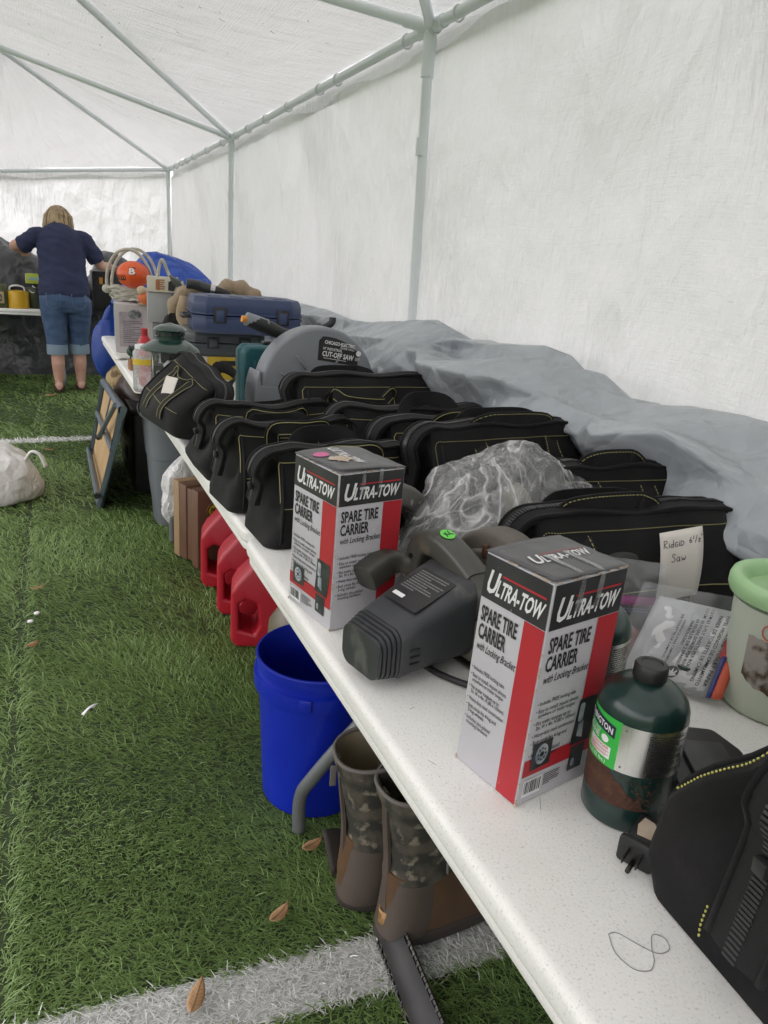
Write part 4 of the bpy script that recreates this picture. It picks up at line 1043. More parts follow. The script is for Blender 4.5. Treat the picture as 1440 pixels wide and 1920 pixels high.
# guards, blade, shoe
def half_disc(r, a0, a1, n=30): return [(r*math.cos(R(a0+(a1-a0)*k/n)), r*math.sin(R(a0+(a1-a0)*k/n))) for k in range(n+1)]
G().prism([(y, z+.066) for y, z in half_disc(.104, -8, 188)], .046, .010, TR((.062, .005, 0)) @ Tyz, seg=4).obj('upper_guard', m_guard, t, 40)
G().prism([(y, z+.072) for y, z in half_disc(.060, 10, 170, 16)], .016, .006, TR((.050, .015, .008)) @ Tyz, seg=3).obj('guard_boss', m_guard, t, 40)
G().prism([(y, z+.066) for y, z in half_disc(.086, 12, -160, 26)] , .018, .003, TR((.052, .0, -.0)) @ Tyz).obj('lower_guard', m_foot, t, 40) if False else None
G().box((.045, .0, .006), (.145, .27, .004), .0015).obj('shoe', m_foot, t)
g = G(); g.tube(cr([(.02, -.132, .010), (.0, -.142, .016), (-.02, -.138, .030), (-.028, -.110, .036)], 5), .008, n=10, flat=.7); g.obj('shoe_lever', M('dull_lever', (.14, .12, .10), .45, .6), t, 180)
g = G(); g.box((.052, .012, .140), (.008, .008, .020), .001); g.obj('bevel_lock', m_rust, t)
g = G(); g.tube(cr([(-.008, -.146, .056), (-.008, -.170, .038), (-.006, -.19, .028)], 5), [.013]*6+[.0105]*5, n=12, up=V((1, 0, 0))); g.obj('cord_sleeve', M('grey_sleeve', (.09, .09, .095), .5), t, 180)
g = G(); g.tube(cr([(-.006, -.185, .030), (.01, -.215, .015), (.06, -.20, .006), (.075, -.12, .010), (.065, -.04, .012)], 7), .0042, n=8); g.tube(cr([(-.06, .03, .008), (-.075, -.01, .0045), (-.070, -.06, .0045), (-.045, -.115, .0045), (-.005, -.165, .0045), (.05, -.185, .0045), (.10, -.15, .0045)], 8), .0046, n=8); g.obj('cord', m_cable, t, 180)

# second saw behind the farther carton: only its scuffed guard and black body show
t = thing('circular_saw', 'black circular saw with a scuffed grey curved guard, half hidden behind the farther carton', 'circular saw', (.520, 1.125, .7405), R(-72))
m_scuff = M('scuffed_guard', (.12, .115, .105), .5, col2=(.17, .16, .15), vs=12, wear=(.60, .68), wearcol=(.46, .46, .46), ws=34)
G().prism([(y, z+.062) for y, z in half_disc(.112, -5, 185)] + [(y, z+.062) for y, z in half_disc(.072, 185, -5)], .052, .009, TR((-.02, 0, 0)) @ Tyz, seg=3).obj('blade_guard', m_scuff, t, 40)
G().prism([(y, z+.066) for y, z in half_disc(.078, 0, 360, 40)][:-1], .030, .006, TR((-.034, 0, 0)) @ Tyz).obj('body', m_blackp, t, 40)
G().tube(cr([(-.05, -.09, .04), (-.05, -.06, .11), (-.05, .0, .15), (-.05, .07, .13), (-.05, .10, .06)], 6), .016, n=12).obj('handle', m_blackp, t, 180)
g = G()
for k in range(4): g.tube(cr([(-.035-.012*k, -.10, .012), (-.055-.01*k, -.05, .03+.012*k), (-.055-.008*k, .03, .03+.01*k), (-.03, .10, .012)], 6), .006, n=8)
g.obj('cord', m_cable, t, 180)

# ================================================================== CLEAR BAG
m_film = clear_film('clear_bag_film', .03, gl=.05, op=.10, fk=.9, wrink=.25, streak=.40)
m_film2 = clear_film('clear_bag_inner_film', .05, gl=.07, op=.10, fk=.9, wrink=.35, streak=.34)
t = thing('plastic_bag', 'crumpled clear plastic bag of pale odds and ends, between the two cartons', 'plastic bag', (.765, 1.085, .745), R(-12))
def crumple(seed, a, kx=1.):
    def f(q):
        w = V((q.x*1.5+seed, q.y*1.5, q.z*1.5)); ax = V((.42, .12, .90)).normalized(); e1 = ax.orthogonal().normalized(); e2 = ax.cross(e1); ph = math.atan2(q.dot(e2), q.dot(e1)); po = math.acos(max(-1, min(1, q.normalized().dot(ax))))
        k = 1+a*.85*min(1, 1.6/(po+.5))*facet(V((math.cos(ph)*1.5, math.sin(ph)*1.5, po*.25+seed)), seed+1, 4, 1., .75, 1.7)*min(1, po*2)
        k += a*(.8*facet(w*.38, seed, 4, 1., .6, 1.8)+.30*facet(w*.8, seed+2, 4, 1.6, .7))
        if q.z < -.55: k *= 1+.25*min(1, (-q.z-.55)*3)
        return k
    return f
def pulled(g, c, tail=None, knot=None):
    o = []
    for p in g.v:
        p = V(p)
        if tail:
            d = (p-V(c)).normalized().dot(V(tail).normalized()); k = max(0, d-.60)**1.4*2.3; p += V(tail)*k
        if knot:
            d = (p-V(c)).normalized().dot(V((.25, .1, .96))); k = max(0, d-.72)*1.2; p += V((.02, .01, .075))*k
            if d > .8: p.x += (c[0]+.02-p.x)*.35*(d-.8)/.2; p.y += (c[1]-p.y)*.35*(d-.8)/.2
        p.z = max(p.z, .0015); o.append(tuple(p))
    g.v = o
c0 = (0, 0, .105)
g = G(); g.ball(c0, (.165, .125, .108), 56, fn=crumple(3, .13)); pulled(g, c0, (-.17, -.11, -.10), True); g.obj('film', m_film, t, 24)
g = G(); g.ball((0, .0, .10), (.150, .112, .098), 44, fn=crumple(11, .17)); pulled(g, c0, (-.13, -.08, -.08), True); g.obj('inner_film', m_film2, t, 20)
g = G()
for k, (a, b, r_) in enumerate((((-.06, -.03, .06), (.08, .03, .12), .006), ((-.03, -.05, .05), (.09, -.03, .10), .007), ((.0, .0, .05), (.03, .05, .15), .006), ((-.09, .0, .05), (-.02, .06, .10), .005), ((.04, -.06, .03), (.10, .02, .08), .009))):
    g.tube([V(a), V(b)], r_, n=8)
g.obj('white_tube', M('pale_plastic_contents', (.62, .62, .57), .5), t, 60)
g = G(); g.box((.02, -.02, .04), (.13, .09, .055), .008, TR(rz=.4)); g.obj('grey_case', M('grey_contents', (.16, .16, .16), .5), t)
g = G(); g.ball((.03, .02, .125), (.035, .03, .03), 8, fn=crumple(7, .3)); g.obj('cream_cloth', M('cream_contents', (.62, .58, .42), .8), t, 60)

# ================================================================== ZIP POUCHES
m_zfilm = clear_film('pouch_film', .04, gl=.12, op=.05)
m_purple = M('purple_zip', (.36, .02, .22), .4); m_blue_l = M('blue_zip_line', (.05, .06, .22), .4)
def pouch(label, loc, u, v, w, h, th, seed):
    t = thing('zip_pouch', label, 'zip pouch', loc, 0, 'clear zip pouches on the near table'); T = plane_T((0, 0, 0), u, v)
    def side(sg):
        def f(a, b):
            k = math.sin(math.pi*min(1, max(0, a)))**.6*math.sin(math.pi*min(1, b*1.02))**.6
            return V((w*a, h*b, sg*th*k*(1+.25*crease(V((a*3, b*3, seed+sg)), 3)) + .003*crease(V((a*5, b*4, seed)), 3)))
        return f
    for sg in (1, -1): G().grid(side(sg), 26, 26, T).obj('film', m_zfilm, t, 26)
    return t, T
t, T = pouch('clear pouch of camping toilet paper with black print, leaning beside the green lidded tub', (.677, .690, .7455), (.755, -.655, .0), (.54, .25, .80), .150, .150, .013, 4)
pk = G(); m_pack = M('white_pack_film', (.72, .72, .73), .4, bump=.3, bs=40)
def pack(a, b):
    k = min(1, 7*a, 7*(1-a), 7*b, 7*(1-b)); return V((.018+.118*a, .010+.125*b, .002+.009*k+.0035*crease(V((a*2, b*2.6, 8)), 3)*k))
pk.grid(pack, 22, 22, T @ TR(rz=-.05)); p_o = pk.obj('paper_pack', m_pack, t, 50, mod=solid(.006, -1))
def pw(lift_=.0012):
    def f(x, y):   # print runs down the pack, turned a quarter
        a, b = (y)/.118, 1-(x)/.125; q = pack(max(0, min(1, a)), max(0, min(1, b))); return T @ TR(rz=-.05) @ (q+V((0, 0, lift_)))
    return f
g = G()
for s, x, y, w_, h_ in (('TOILET PAPER', .058, .1035, .055, .0050), ('CAMPING', .020, .1035, .034, .0050), ('PAPEL HIGIENICO DE CAMPAMENTO', .010, .0940, .104, .0046), ('PAPIER DE TOILETTE DE CAMPING', .012, .0855, .098, .0046),
                        ('65 2-PLY SHEETS PER ROLL', .022, .0735, .074, .0040), ('65 HOJAS DOBLES POR ROLLO', .024, .0670, .076, .0040), ('65 FEUILLES DE 2 EPAISSEURS', .024, .0605, .078, .0038), ('PAR ROULEAU', .028, .0545, .036, .0038), ('11,5 CM', .004, .0670, .016, .0034), ('11,5 CM', .004, .0740, .016, .0034),
                        ('DE TOILETTE DE CAMPING', .022, .040, .066, .0030), ('HIGIENICO PARA CAMPAMENTO', .030, .0455, .070, .0030)):
    text(g, s, x, y, h_, w_, .006, 0, warp=pw())
g.obj('pack_lettering', m_ink, p_o, 0, fix=False)
g = G(); f = pw(.0011)
for cx, cy in ((.104, .060), (.104, .026)):
    n0 = len(g.v); flat(g, disc_pts(cx, cy, .0085, .0085, 24)); g.v[n0:] = [tuple(f(x, y)) for x, y, _ in g.v[n0:]]
g.obj('pack_roundel', M('grey_roundel', (.10, .10, .10), .5), p_o, 0, fix=False)
g = G(); f2 = pw(.0016)
for cx, cy in ((.104, .060), (.104, .026)):
    for k in (-1, 0, 1):
        n0 = len(g.v); flat(g, [(cx+.004, cy), (cx-.001, cy+.0045*k+.0014), (cx-.006+.002*abs(k), cy+.005*k), (cx-.001, cy+.0045*k-.0014)]); g.v[n0:] = [tuple(f2(x, y)) for x, y, _ in g.v[n0:]]
g.obj('leaf_mark', m_white, p_o, 0, fix=False)
g = G(); g.grid(lambda a, b: V((.137+.013*a, .002+.052*b, .012+.003*math.sin(a*3))), 4, 6, T); g.obj('orange_panel', M('orange_panel', (.62, .11, .05), .5), t, 180, mod=solid(.002))
g = G(); g.grid(lambda a, b: V((.1315+.006*a, .002+.060*b, .0125)), 2, 6, T); g.obj('navy_panel', m_blue_l, t, 180, mod=solid(.002))
g = G(); g.prism(rrect(.128, .058, .146, .088, .004), .002, 0, T @ TR((0, 0, .010))); g.obj('red_logo', M('red_logo', (.55, .05, .05), .5), t, 0)
g = G(); g.tube([V((.14, .066, .0128)), V((.135, .074, .0128)), V((.138, .082, .0128))], .0012, n=5, T=T); g.obj('logo_mark', m_white, t, 0)
t, T = pouch('clear pouch with a purple zip strip and a cream brush, behind the second gas cylinder', (.650, .790, .7455), (.80, -.60, .0), (.28, .40, .87), .165, .150, .016, 9)
g = G()
for y0, y1, off in ((.072, .086, .0),): g.grid(lambda a, b: V((.008+.152*a, y0+(y1-y0)*b+.012*a, .0165-.018*abs(a-.45))), 12, 2, T)
g.obj('zip_strip', m_purple, t, 180, mod=solid(.001))
g = G()
for y0 in (.066, .0615): g.grid(lambda a, b: V((.008+.152*a, y0+.0018*b+.012*a, .0168-.018*abs(a-.45))), 12, 1, T)
g.obj('zip_line', m_blue_l, t, 180, mod=solid(.0008))
g = G(); g.ball((.045, .108, .0), (.030, .034, .016), 12, T=T); g.obj('brush_head', M('cream_bristle', (.60, .50, .28), .8, col2=(.50, .40, .2), vs=60, bump=.5, bs=200), t, 180)
g = G(); g.ball((.062, .030, .004), (.034, .030, .012), 10, T=T); g.ball((.11, .03, .002), (.03, .024, .012), 10, T=T); g.obj('pink_soap', M('pink_contents', (.58, .28, .22), .6, col2=(.65, .45, .38), vs=20), t, 180)
t = thing('wooden_peg', 'small pale wooden stick under the pouch of toilet paper', 'peg', (.668, .580, .745), R(-25)); G().prism([(0, -.004), (.034, -.007), (.040, 0), (.034, .006), (0, .004)], .006, .001).obj('stick', M('pale_wood', (.45, .36, .22), .7), t, 30)

# ================================================================== TUB, PLUG, BLACK CASE
m_tub = M('pale_green_plastic', (.60, .65, .54), .38, col2=(.54, .60, .48), vs=6, spec=.4)
m_lid = M('green_lid_plastic', (.33, .55, .27), .36, col2=(.42, .62, .34), vs=9, wear=(.70, .76), wearcol=(.20, .08, .03), ws=30)
t = thing('plastic_tub', 'pale tub with light green lid and a torn brown label at the right edge', 'tub', (.866, .572, .741), R(20))
t.scale = (1.15, 1.15, 1.27)
G().lathe([(.040, .001), (.052, .0), (.056, .004), (.060, .05), (.064, .115), (.066, .118)], 56).obj('body', m_tub, t, 50)
ld = G().lathe([(.066, .122), (.071, .123), (.0735, .128), (.0735, .136), (.0715, .141), (.067, .1425), (.0605, .141), (.057, .137), (.053, .128), (.030, .125), (.01, .125)], 56).obj('lid', m_lid, t, 50)
G().lathe([(.024, .128), (.025, .146), (.022, .150), (.012, .151)], 28, TR((.006, -.006, 0))).obj('lid_knob', m_blackp, ld, 50)
g = G()
for k in range(4): g.box((-.012+.004*k, -.03, .140), (.0025, .02, .016), .0006, TR(rz=.4))
g.obj('lid_clip', m_blackp, ld)
def tubw(rad=.0006):
    return lambda a, z: V(((.0567+.0075*z/.118+rad)*math.cos(a), (.0567+.0075*z/.118+rad)*math.sin(a), z))
f = tubw(.0008); g = G(); rq = random.Random(2); N = 40; lo, hi = [], []
for k in range(N+1):
    a = R(158)+R(62)*k/N; lo.append(f(a, .036+.006*noise.noise(V((k*.17, 1, 3)))+.010*(k/N < .25)*(.25-k/N)*4)); hi.append(f(a, .091+.005*noise.noise(V((k*.2, 5, 3)))-.012*(.35 < k/N < .5)))
g.add(lo+hi, [(k, k+1, N+2+k, N+1+k) for k in range(N)]); lb = g.obj('torn_label', M('torn_brown_label', (.36, .33, .29), .8, col2=(.085, .055, .03), vs=30, vd=8, vc=(.48, .56), bump=.2), t, 0, fix=False)
g = G(); f = tubw(.0014); text(g, 'XES', 0, 0, .006, .016, .01, 0, warp=lambda x, y: f(R(203)+x/.06, .060+y)); greek(g, 0, .03, .03, .018, 6, warp=lambda x, y: f(R(195)+x/.06, .050+y), seed=4); g.obj('label_print', m_ink, lb, 0, fix=False)
g = G(); f = tubw(.001); g.tube([f(R(178)+.012/.06*math.cos(a*.628)*.6, .100+.008*math.sin(a*.628)) for a in range(10)], .0008, n=4, closed=True); g.obj('pen_ring', M('orange_pen', (.6, .12, .06), .6), t, 0)

t = thing('plug_adapter', 'black plug adapter with bare prongs beside the nearest black bag', 'plug', (.492, .412, .7405), R(28))
G().prism(rrect(-.017, .001, .017, .029, .004), .006, .001, TR((-.017, 0, 0)) @ Matrix(((0, 0, 1, 0), (1, 0, 0, 0), (0, 1, 0, 0), (0, 0, 0, 1)))).obj('face', m_blackp, t, 30)
G().box((.010, 0, .015), (.042, .026, .024), .003).obj('body', m_blackp, t)
g = G(); g.prism([(-.011, -.008), (.006, -.010), (.014, -.003), (.016, .007), (.002, .009), (-.012, .005)], .0006, 0, TR((.008, 0, .0272))); g.obj('torn_label', m_cfib, t, 0)
for y in (-.0065, .0065): G().box((-.025, y, .016), (.018, .0015, .0065), .0005).obj('prong', M('dark_prong', (.06, .055, .05), .4, .8), t)
G().tube([V((-.018, 0, .0075)), V((-.034, 0, .0075))], .0024, n=10).obj('ground_pin', M('dark_pin', (.05, .045, .04), .4, .8), t, 180)
t = thing('battery_charger', 'black angular charger lying behind the gas cylinder, by the nearest bag', 'charger', (.640, .480, .7405), R(-28))
G().prism([(-.045, -.06), (.045, -.06), (.05, .02), (.03, .06), (-.04, .06)], .034, .006).obj('body', m_blackp, t, 30)
G().box((.0, -.01, .037), (.05, .06, .008), .003).obj('battery_slot', m_zip, t)
# ================================================================== CASES AND THE CUT-OFF SAW ON THE MIDDLE TABLE
def case_mat(n, c, c2): return M(n, c, .42, col2=c2, vs=6, bump=.12, bs=260, wear=(.72, .80), wearcol=tuple(min(1, x*2.2+.03) for x in c), ws=40)
m_blue = case_mat('navy_blue_case', (.030, .048, .115), (.036, .056, .130)); m_teal = case_mat('teal_case', (.010, .085, .100), (.014, .10, .115)); m_grey = case_mat('slate_grey_case', (.060, .072, .076), (.07, .082, .086))
m_mid = M('mid_grey_plastic', (.20, .215, .235), .42, col2=(.22, .235, .255), vs=5, bump=.06, bs=220)
def octo(w, d, c): return [(-w/2+c, -d/2), (w/2-c, -d/2), (w/2, -d/2+c), (w/2, d/2-c), (w/2-c, d/2), (-w/2+c, d/2), (-w/2, d/2-c), (-w/2, -d/2+c)]
def hard_case(label, loc, rz, w, d, h, mat, cham=.04, latches=((-.18, -1), (.22, -1)), handle=True, split=.5, rot=None):
    t = thing('tool_case', label, 'tool case', loc, rz, 'hard plastic tool cases', rot)
    hb = h*split
    for nm, z0, hh, flip in (('case_base', 0, hb-.0015, 1), ('case_lid', hb+.0015, h-hb-.0015, 0)):
        P0, P1 = octo(w, d, cham), octo(w*.95, d*.93, cham*.95)
        seq = [(P1, 0), (P0, hh*.22), (P0, hh)] if flip else [(P0, 0), (P0, hh*.62), (P1, hh)]
        g = G(); g.loft([[V((x, y, z0+z)) for x, y in p] for p, z in seq])
        b = bmesh.new(); me = g.mesh('t', mat, 0); b.from_mesh(me); bmesh.ops.bevel(b, geom=[e for e in b.edges if len(e.link_faces) == 2 and e.calc_face_angle(0) > .25], offset=.006, segments=2, profile=.5, affect='EDGES'); g2 = G(); g2.bm(b); bpy.data.meshes.remove(me)
        g2.obj(nm, mat, t, 50)
    g = G(); g.loft([[V((x*s, y*s, z)) for x, y in octo(w, d, cham)] for z, s in ((hb-.012, 1.002), (hb-.011, 1.012), (hb-.003, 1.012), (hb-.002, 1.0))]); g.loft([[V((x*s, y*s, z)) for x, y in octo(w, d, cham)] for z, s in ((hb+.002, 1.0), (hb+.003, 1.012), (hb+.011, 1.012), (hb+.012, 1.002))])
    g.obj('case_rim', mat, t, 40)
    for x, s in latches:
        g = G(); g.box((w*x, s*(d/2+.004), hb+.002), (.052, .012, h*.42), .003); la = g.obj('latch', m_blackp, t)
        G().box((w*x, s*(d/2+.009), hb+.0), (.032, .008, h*.30), .002).obj('latch_plate', mat, la)
    g = G()
    for k in range(4): g.box((-w*.3+k*w*.2, 0, h+.0005), (w*.12, d*.6, .004), .0018)
    g.obj('lid_rib', mat, t)
    if handle:
        g = G(); g.tube(cr([(-w/2+.003, -.055, hb-.012), (-w/2-.026, -.05, hb-.014), (-w/2-.030, 0, hb-.016), (-w/2-.026, .05, hb-.014), (-w/2+.003, .055, hb-.012)], 6), .009, n=10); g.obj('handle', m_blackp, t, 180)
    return t
# stack at the joint of the tables, yellow box at the bottom
t = thing('cardboard_box', 'yellow and white printed tool box at the bottom of the case stack', 'box', (.585, 3.36, .743), R(-4))
m_ybox = M('yellow_print', (.60, .42, .03), .5); m_wbox = M('white_box_board', (.62, .61, .57), .6, col2=(.56, .55, .5), vs=8)
G().box((.15, .12, .05), (.30, .24, .10), .003).obj('body', m_wbox, t)
g = G(); g.box((.184, -.0015, .05), (.232, .003, .099)); g.obj('yellow_panel', m_ybox, t, 0)
g = G(); g.box((.20, -.0035, .072), (.15, .002, .022)); g.box((.12, -.0035, .045), (.018, .002, .04)); g.box((.25, -.0035, .02), (.07, .002, .016)); g.obj('tool_picture', m_blackp, t, 0)
g = G(); T = plane_T((-.0006, .20, 0), (0, -1, 0), (0, 0, 1)); greek(g, .02, .08, .12, .05, 7, T, seed=3, fill=.6); text(g, 'E8', .09, .028, .022, .05, .02, 0, T); T = plane_T((.0, -.0006, 0), (1, 0, 0), (0, 0, 1)); text(g, 'E8', .012, .055, .02, .045, .02, 0, T); greek(g, .01, .045, .05, .03, 4, T, seed=7); g.obj('box_print', m_ink, t, 0)
hard_case('slate grey tool case in the middle of the stack, under the navy blue case', (.745, 3.47, .8445), R(-3), .35, .27, .115, m_grey, .035)
hard_case('navy blue tool case with black latches on top of the stack', (.800, 3.30, .9605), R(-4), .46, .32, .148, m_blue, .05, latches=((-.27, -1), (.30, -1)))
hard_case('teal tool case standing upright against the cut-off saw', (.735, 2.73, .745), 0, .235, .24, .085, m_teal, .018, latches=(), handle=False, rot=(R(90), 0, R(8))) 
tc = bpy.data.objects['tool_case.002']; tc.location = (.712, 2.60, .868)
g = G(); g.box((.0, .125, .045), (.07, .014, .03), .005); g.obj('handle', m_blackp, tc)
g = G()
for s in (-1, 1): g.tube(cr([(s*.02, -.10, .087), (s*.075, -.02, .087), (s*.075, .07, .087)], 4), .003, n=6)
g.obj('moulded_rib', m_teal, tc, 180)
# cut-off saw
t = thing('cut_off_saw', 'grey cut-off saw with a big round guard and a black CUT-OFF SAW sticker', 'cut-off saw', (.80, 2.31, .742), R(4))
Txz = Matrix(((1, 0, 0, 0), (0, 0, -1, 0), (0, 1, 0, 0), (0, 0, 0, 1)))   # xy polygon -> xz, extruded towards -y
rD = .200; cz = .135
G().prism([(x, z+cz) for x, z in half_disc(rD, -25, 205, 60)], .085, .018, TR((0, .045, 0)) @ Txz, seg=5).obj('upper_guard', m_mid, t, 35)
sect = half_disc(.225, 150, 252, 24) + [(.0, -.06), (.06, -.02), (.02, .062)]
G().prism([(x, z+cz-.02) for x, z in half_disc(.222, 158, 215, 18)] + [(-.03, -.03), (.09, -.0), (.09, .118), (-.20, .152)], .10, .010, TR((.0, .052, .0)) @ Txz, seg=3).obj('side_guard', m_mid, t, 35)
g = G(); g.prism([(x, z+cz) for x, z in disc_pts(.02, 0, .075, .075, 40)], .012, .005, TR((0, -.040, 0)) @ Txz); g.obj('hub_boss', m_mid, t, 35)
g = G()
for a, r0, r1 in ((128, .085, .14), (158, .10, .15), (60, .10, .12)):
    d_ = V((math.cos(R(a)), 0, math.sin(R(a)))); g.tube([d_*r0+V((0, -.0405, cz)), d_*r1+V((0, -.0405, cz))], .010, n=8, flat=.3)
g.obj('moulded_rib', m_mid, t, 180)
g = G()
for x, z in ((.055, .048), (-.045, .055)): g.prism(disc_pts(x, z+cz, .006, .006, 12), .003, 0, TR((0, -.0515, 0)) @ Txz)
g.obj('bolt_hole', m_blackp, t, 0)
# sticker
arc = [(rD*.90*math.cos(R(a)), rD*.90*math.sin(R(a))) for a in range(42, 87, 4)]; arc2 = [(rD*.36+0*math.cos(R(a)), 0) for a in ()]
T = TR((0, -.0400, cz)) @ Txz; g = G(); pts = [(-.012, .098), (.128, .078), (.135, .122)] + [(rD*.915*math.cos(R(a)), rD*.86*math.sin(R(a))) for a in range(44, 90, 5)] + [(-.010, .158)]
g.prism(pts, .0012, 0, T @ TR((.0, .0, .0))); stk = g.obj('sticker', m_blackp, t, 0)
Tt = T @ TR((0, .0, .0016)) @ TR(rz=R(-8)); g = G()
text(g, 'CHICAGO\u00b7ELECTRIC', -.012, .150, .0105, .108, .03, 0, Tt); text(g, 'POWER TOOLS', .046, .141, .0058, .05, .015, 0, Tt); text(g, '14" INDUSTRIAL', -.014, .131, .0085, .068, .015, 0, Tt); text(g, 'CUT-OFF SAW', -.014, .111, .0155, .112, .03, 0, Tt); greek(g, -.008, .106, .10, .004, 1, Tt, seed=4)
g.prism(disc_pts(.113, .136, .009, .009, 16), .0004, 0, Tt); greek(g, .104, .122, .02, .012, 3, Tt, seed=8); g.obj('sticker_lettering', m_white, stk, 0)
hp = cr([(-.02, .10, cz+.145), (-.09, .09, cz+.165), (-.15, .085, cz+.188), (-.21, .082, cz+.205)], 6)
G().tube(hp, [.020, .021, .022, .022, .021, .020, .020, .020, .021, .022, .022, .022, .023, .023, .023, .022, .021, .020, .017], n=14).obj('handle', m_blackp, t, 180)
G().tube([hp[-8]+V((0, 0, .003)), hp[-1]+V((0, 0, .003))], .0215, n=14).obj('handle_sleeve', m_mid, t, 180)
G().tube([hp[-1], hp[-1]+V((-.014, 0, .003))], .011, n=12).obj('orange_button', M('orange_button', (.75, .28, .02), .45), t, 50)
G().box((.02, .10, .10), (.20, .13, .16), .02).obj('motor', m_blackp, t)
G().box((.0, .06, .012), (.34, .22, .024), .006).obj('base', m_mid, t)
g = G(); g.tube(cr([(.0, .12, cz+.16), (.06, .13, cz+.175), (.10, .12, cz+.20), (.105, .12, cz+.22)], 5), .012, n=10); g.obj('carry_handle', m_blackp, t, 180)

# ================================================================== LANTERN AND THE CLUTTER ALONG THE FAR TABLE
m_lgreen = M('lantern_green_enamel', (.010, .036, .028), .22, col2=(.013, .042, .033), vs=8, coat=.5)
m_glass = clear_film('lantern_glass', .01, gl=.03, op=.015)
t = thing('camping_lantern', 'green topped camping lantern with a clear glass globe behind the slumped bag', 'lantern', (.392, 2.66, .742))
z = .045
G().lathe([(.055, .0), (.060, .002), (.060, .05), (.056, .058), (.03, .062), (.012, .075)], 40).obj('fount', m_lgreen, t, 50)
G().lathe([(.010, .07), (.010, .17)], 12).obj('burner', m_steel, t)
G().lathe([(.024, .12), (.026, .135), (.024, .155), (.012, .17)], 20).obj('mantle', M('mantle', (.6, .6, .58), .9), t, 180)
G().lathe([(.064, .070), (.0655, .08), (.0655, .20), (.064, .212)], 40, cap=(0, 0)).obj('globe', m_glass, t, 180)
g = G()
for k in range(4):
    a = k*math.pi/2+.4; g.tube([V((.0675*math.cos(a), .0675*math.sin(a), .06)), V((.0675*math.cos(a), .0675*math.sin(a), .216))], .0018, n=6)
g.obj('guard_wire', m_steel, t, 180)
G().lathe([(.062, .208), (.098, .206), (.1005, .209), (.098, .214), (.070, .232), (.054, .240), (.050, .243), (.050, .252), (.046, .254), (.046, .268), (.055, .270), (.057, .274), (.050, .282), (.030, .291), (.012, .294), (.006, .297)], 48).obj('ventilator', m_lgreen, t, 35)
g = G()
for k in range(14):
    a = k*2*math.pi/14; g.box((0, 0, 0), (.012, .003, .010), 0, TR((.0465*math.cos(a), .0465*math.sin(a), .261), rz=a+math.pi/2))
g.obj('vent_slot', m_blackp, t, 0)
G().tube(cr([(.098, 0, .205), (.104, .02, .13), (.10, .03, .07), (.06, .03, .05)], 5), .0015, n=6).obj('bail_wire', m_steel, t, 180)
t = thing('cardboard_box', 'black narrow box lettered in yellow, standing at the table edge under the lantern', 'box', (.335, 2.66, .742), R(-8))
G().box((.03, .04, .076), (.06, .08, .152), .002).obj('body', M('black_box_board', (.022, .025, .026), .4), t)
T = plane_T((0, -.0006, 0), (1, 0, 0), (0, 0, 1)); g = G(); text(g, '4" TO', .006, .085, .014, .046, .02, 0, T); text(g, 'FL', .012, .060, .018, .026, .03, 0, T); g.obj('yellow_lettering', m_ybox, t, 0)
g = G(); text(g, 'CHIC', .008, .125, .010, .042, .02, 0, T); g.obj('white_lettering', m_white, t, 0)
t = thing('glass_jar', 'clear jar with a yellow band behind the lantern', 'jar', (.350, 3.04, .742))
G().lathe([(.040, 0), (.045, .005), (.045, .15), (.035, .165)], 32).obj('body', clear_film('jar_film', .1, gl=.08, op=.25), t, 50); G().lathe([(.0455, .105), (.0455, .128)], 32, cap=(0, 0)).obj('yellow_band', m_ybox, t, 180)
G().lathe([(.036, .165), (.036, .178), (.03, .18)], 28).obj('lid', m_white, t, 50)
t = thing('red_bottle', 'red plastic bottle behind the lantern, beside the black cords', 'bottle', (.365, 3.16, .745)); G().lathe([(.02, 0), (.026, .004), (.027, .15), (.024, .18), (.012, .20)], 24).obj('body', M('red_bottle_plastic', (.45, .02, .03), .4), t, 50); G().lathe([(.013, .198), (.013, .225), (.010, .228)], 20).obj('cap', M('red_bottle_cap', (.36, .015, .02), .4), t)
m_woodb = M('orange_brown_wood', (.26, .115, .045), .6, col2=(.33, .16, .07), vs=5, bump=.2, bs=30, bstretch=(1, 12, 12))
for lab, x, y, rz in (('small brown wood block nearer the black box at the table edge', .383, 3.40, -8), ('small brown wood block nearer the printed carton at the table edge', .372, 3.60, 6)):
    t = thing('wood_block', lab, 'wood block', (x, y, .743), R(rz), 'wood blocks on the far table'); G().box((0, 0, .024), (.055, .05, .047), .002).obj('block', m_woodb, t, 20); G().box((.0, -.0255, .024), (.012, .002, .012), .0).obj('knot', M('dark_knot', (.12, .05, .02), .7), t, 0)
t = thing('cardboard_box', 'large printed carton at the far end, heaped with papers and a basket', 'box', (.345, 4.25, .744), R(-4))
m_print = M('pale_printed_board', (.46, .43, .42), .55, col2=(.40, .36, .37), vs=5)
G().box((.17, .24, .125), (.34, .48, .25), .003).obj('body', m_print, t)
for x0, y0, w_, h_, c, n in ((0, .0, .13, .18, (.30, .26, .28), 'lilac_panel'), (.26, .02, .07, .10, (.10, .11, .12), 'photo_panel')):
    T = plane_T((.02+x0*.2+(.0), -.0007, .03), (1, 0, 0), (0, 0, 1)); g = G(); g.prism(rrect(x0*.8, y0, x0*.8+w_*.9, y0+h_, .004), .0006, 0, T); g.obj(n, M(n, c, .5, col2=tuple(k*1.3 for k in c), vs=20), t, 0)
T = plane_T((-.0007, .46, .02), (0, -1, 0), (0, 0, 1)); g = G(); g.prism(rrect(.02, .12, .14, .21, .004), .0006, 0, T); g.prism(rrect(.20, .02, .40, .20, .004), .0006, 0, T); g.obj('blue_panel', M('pale_blue_panel', (.25, .32, .40), .5, col2=(.42, .44, .48), vs=14), t, 0)
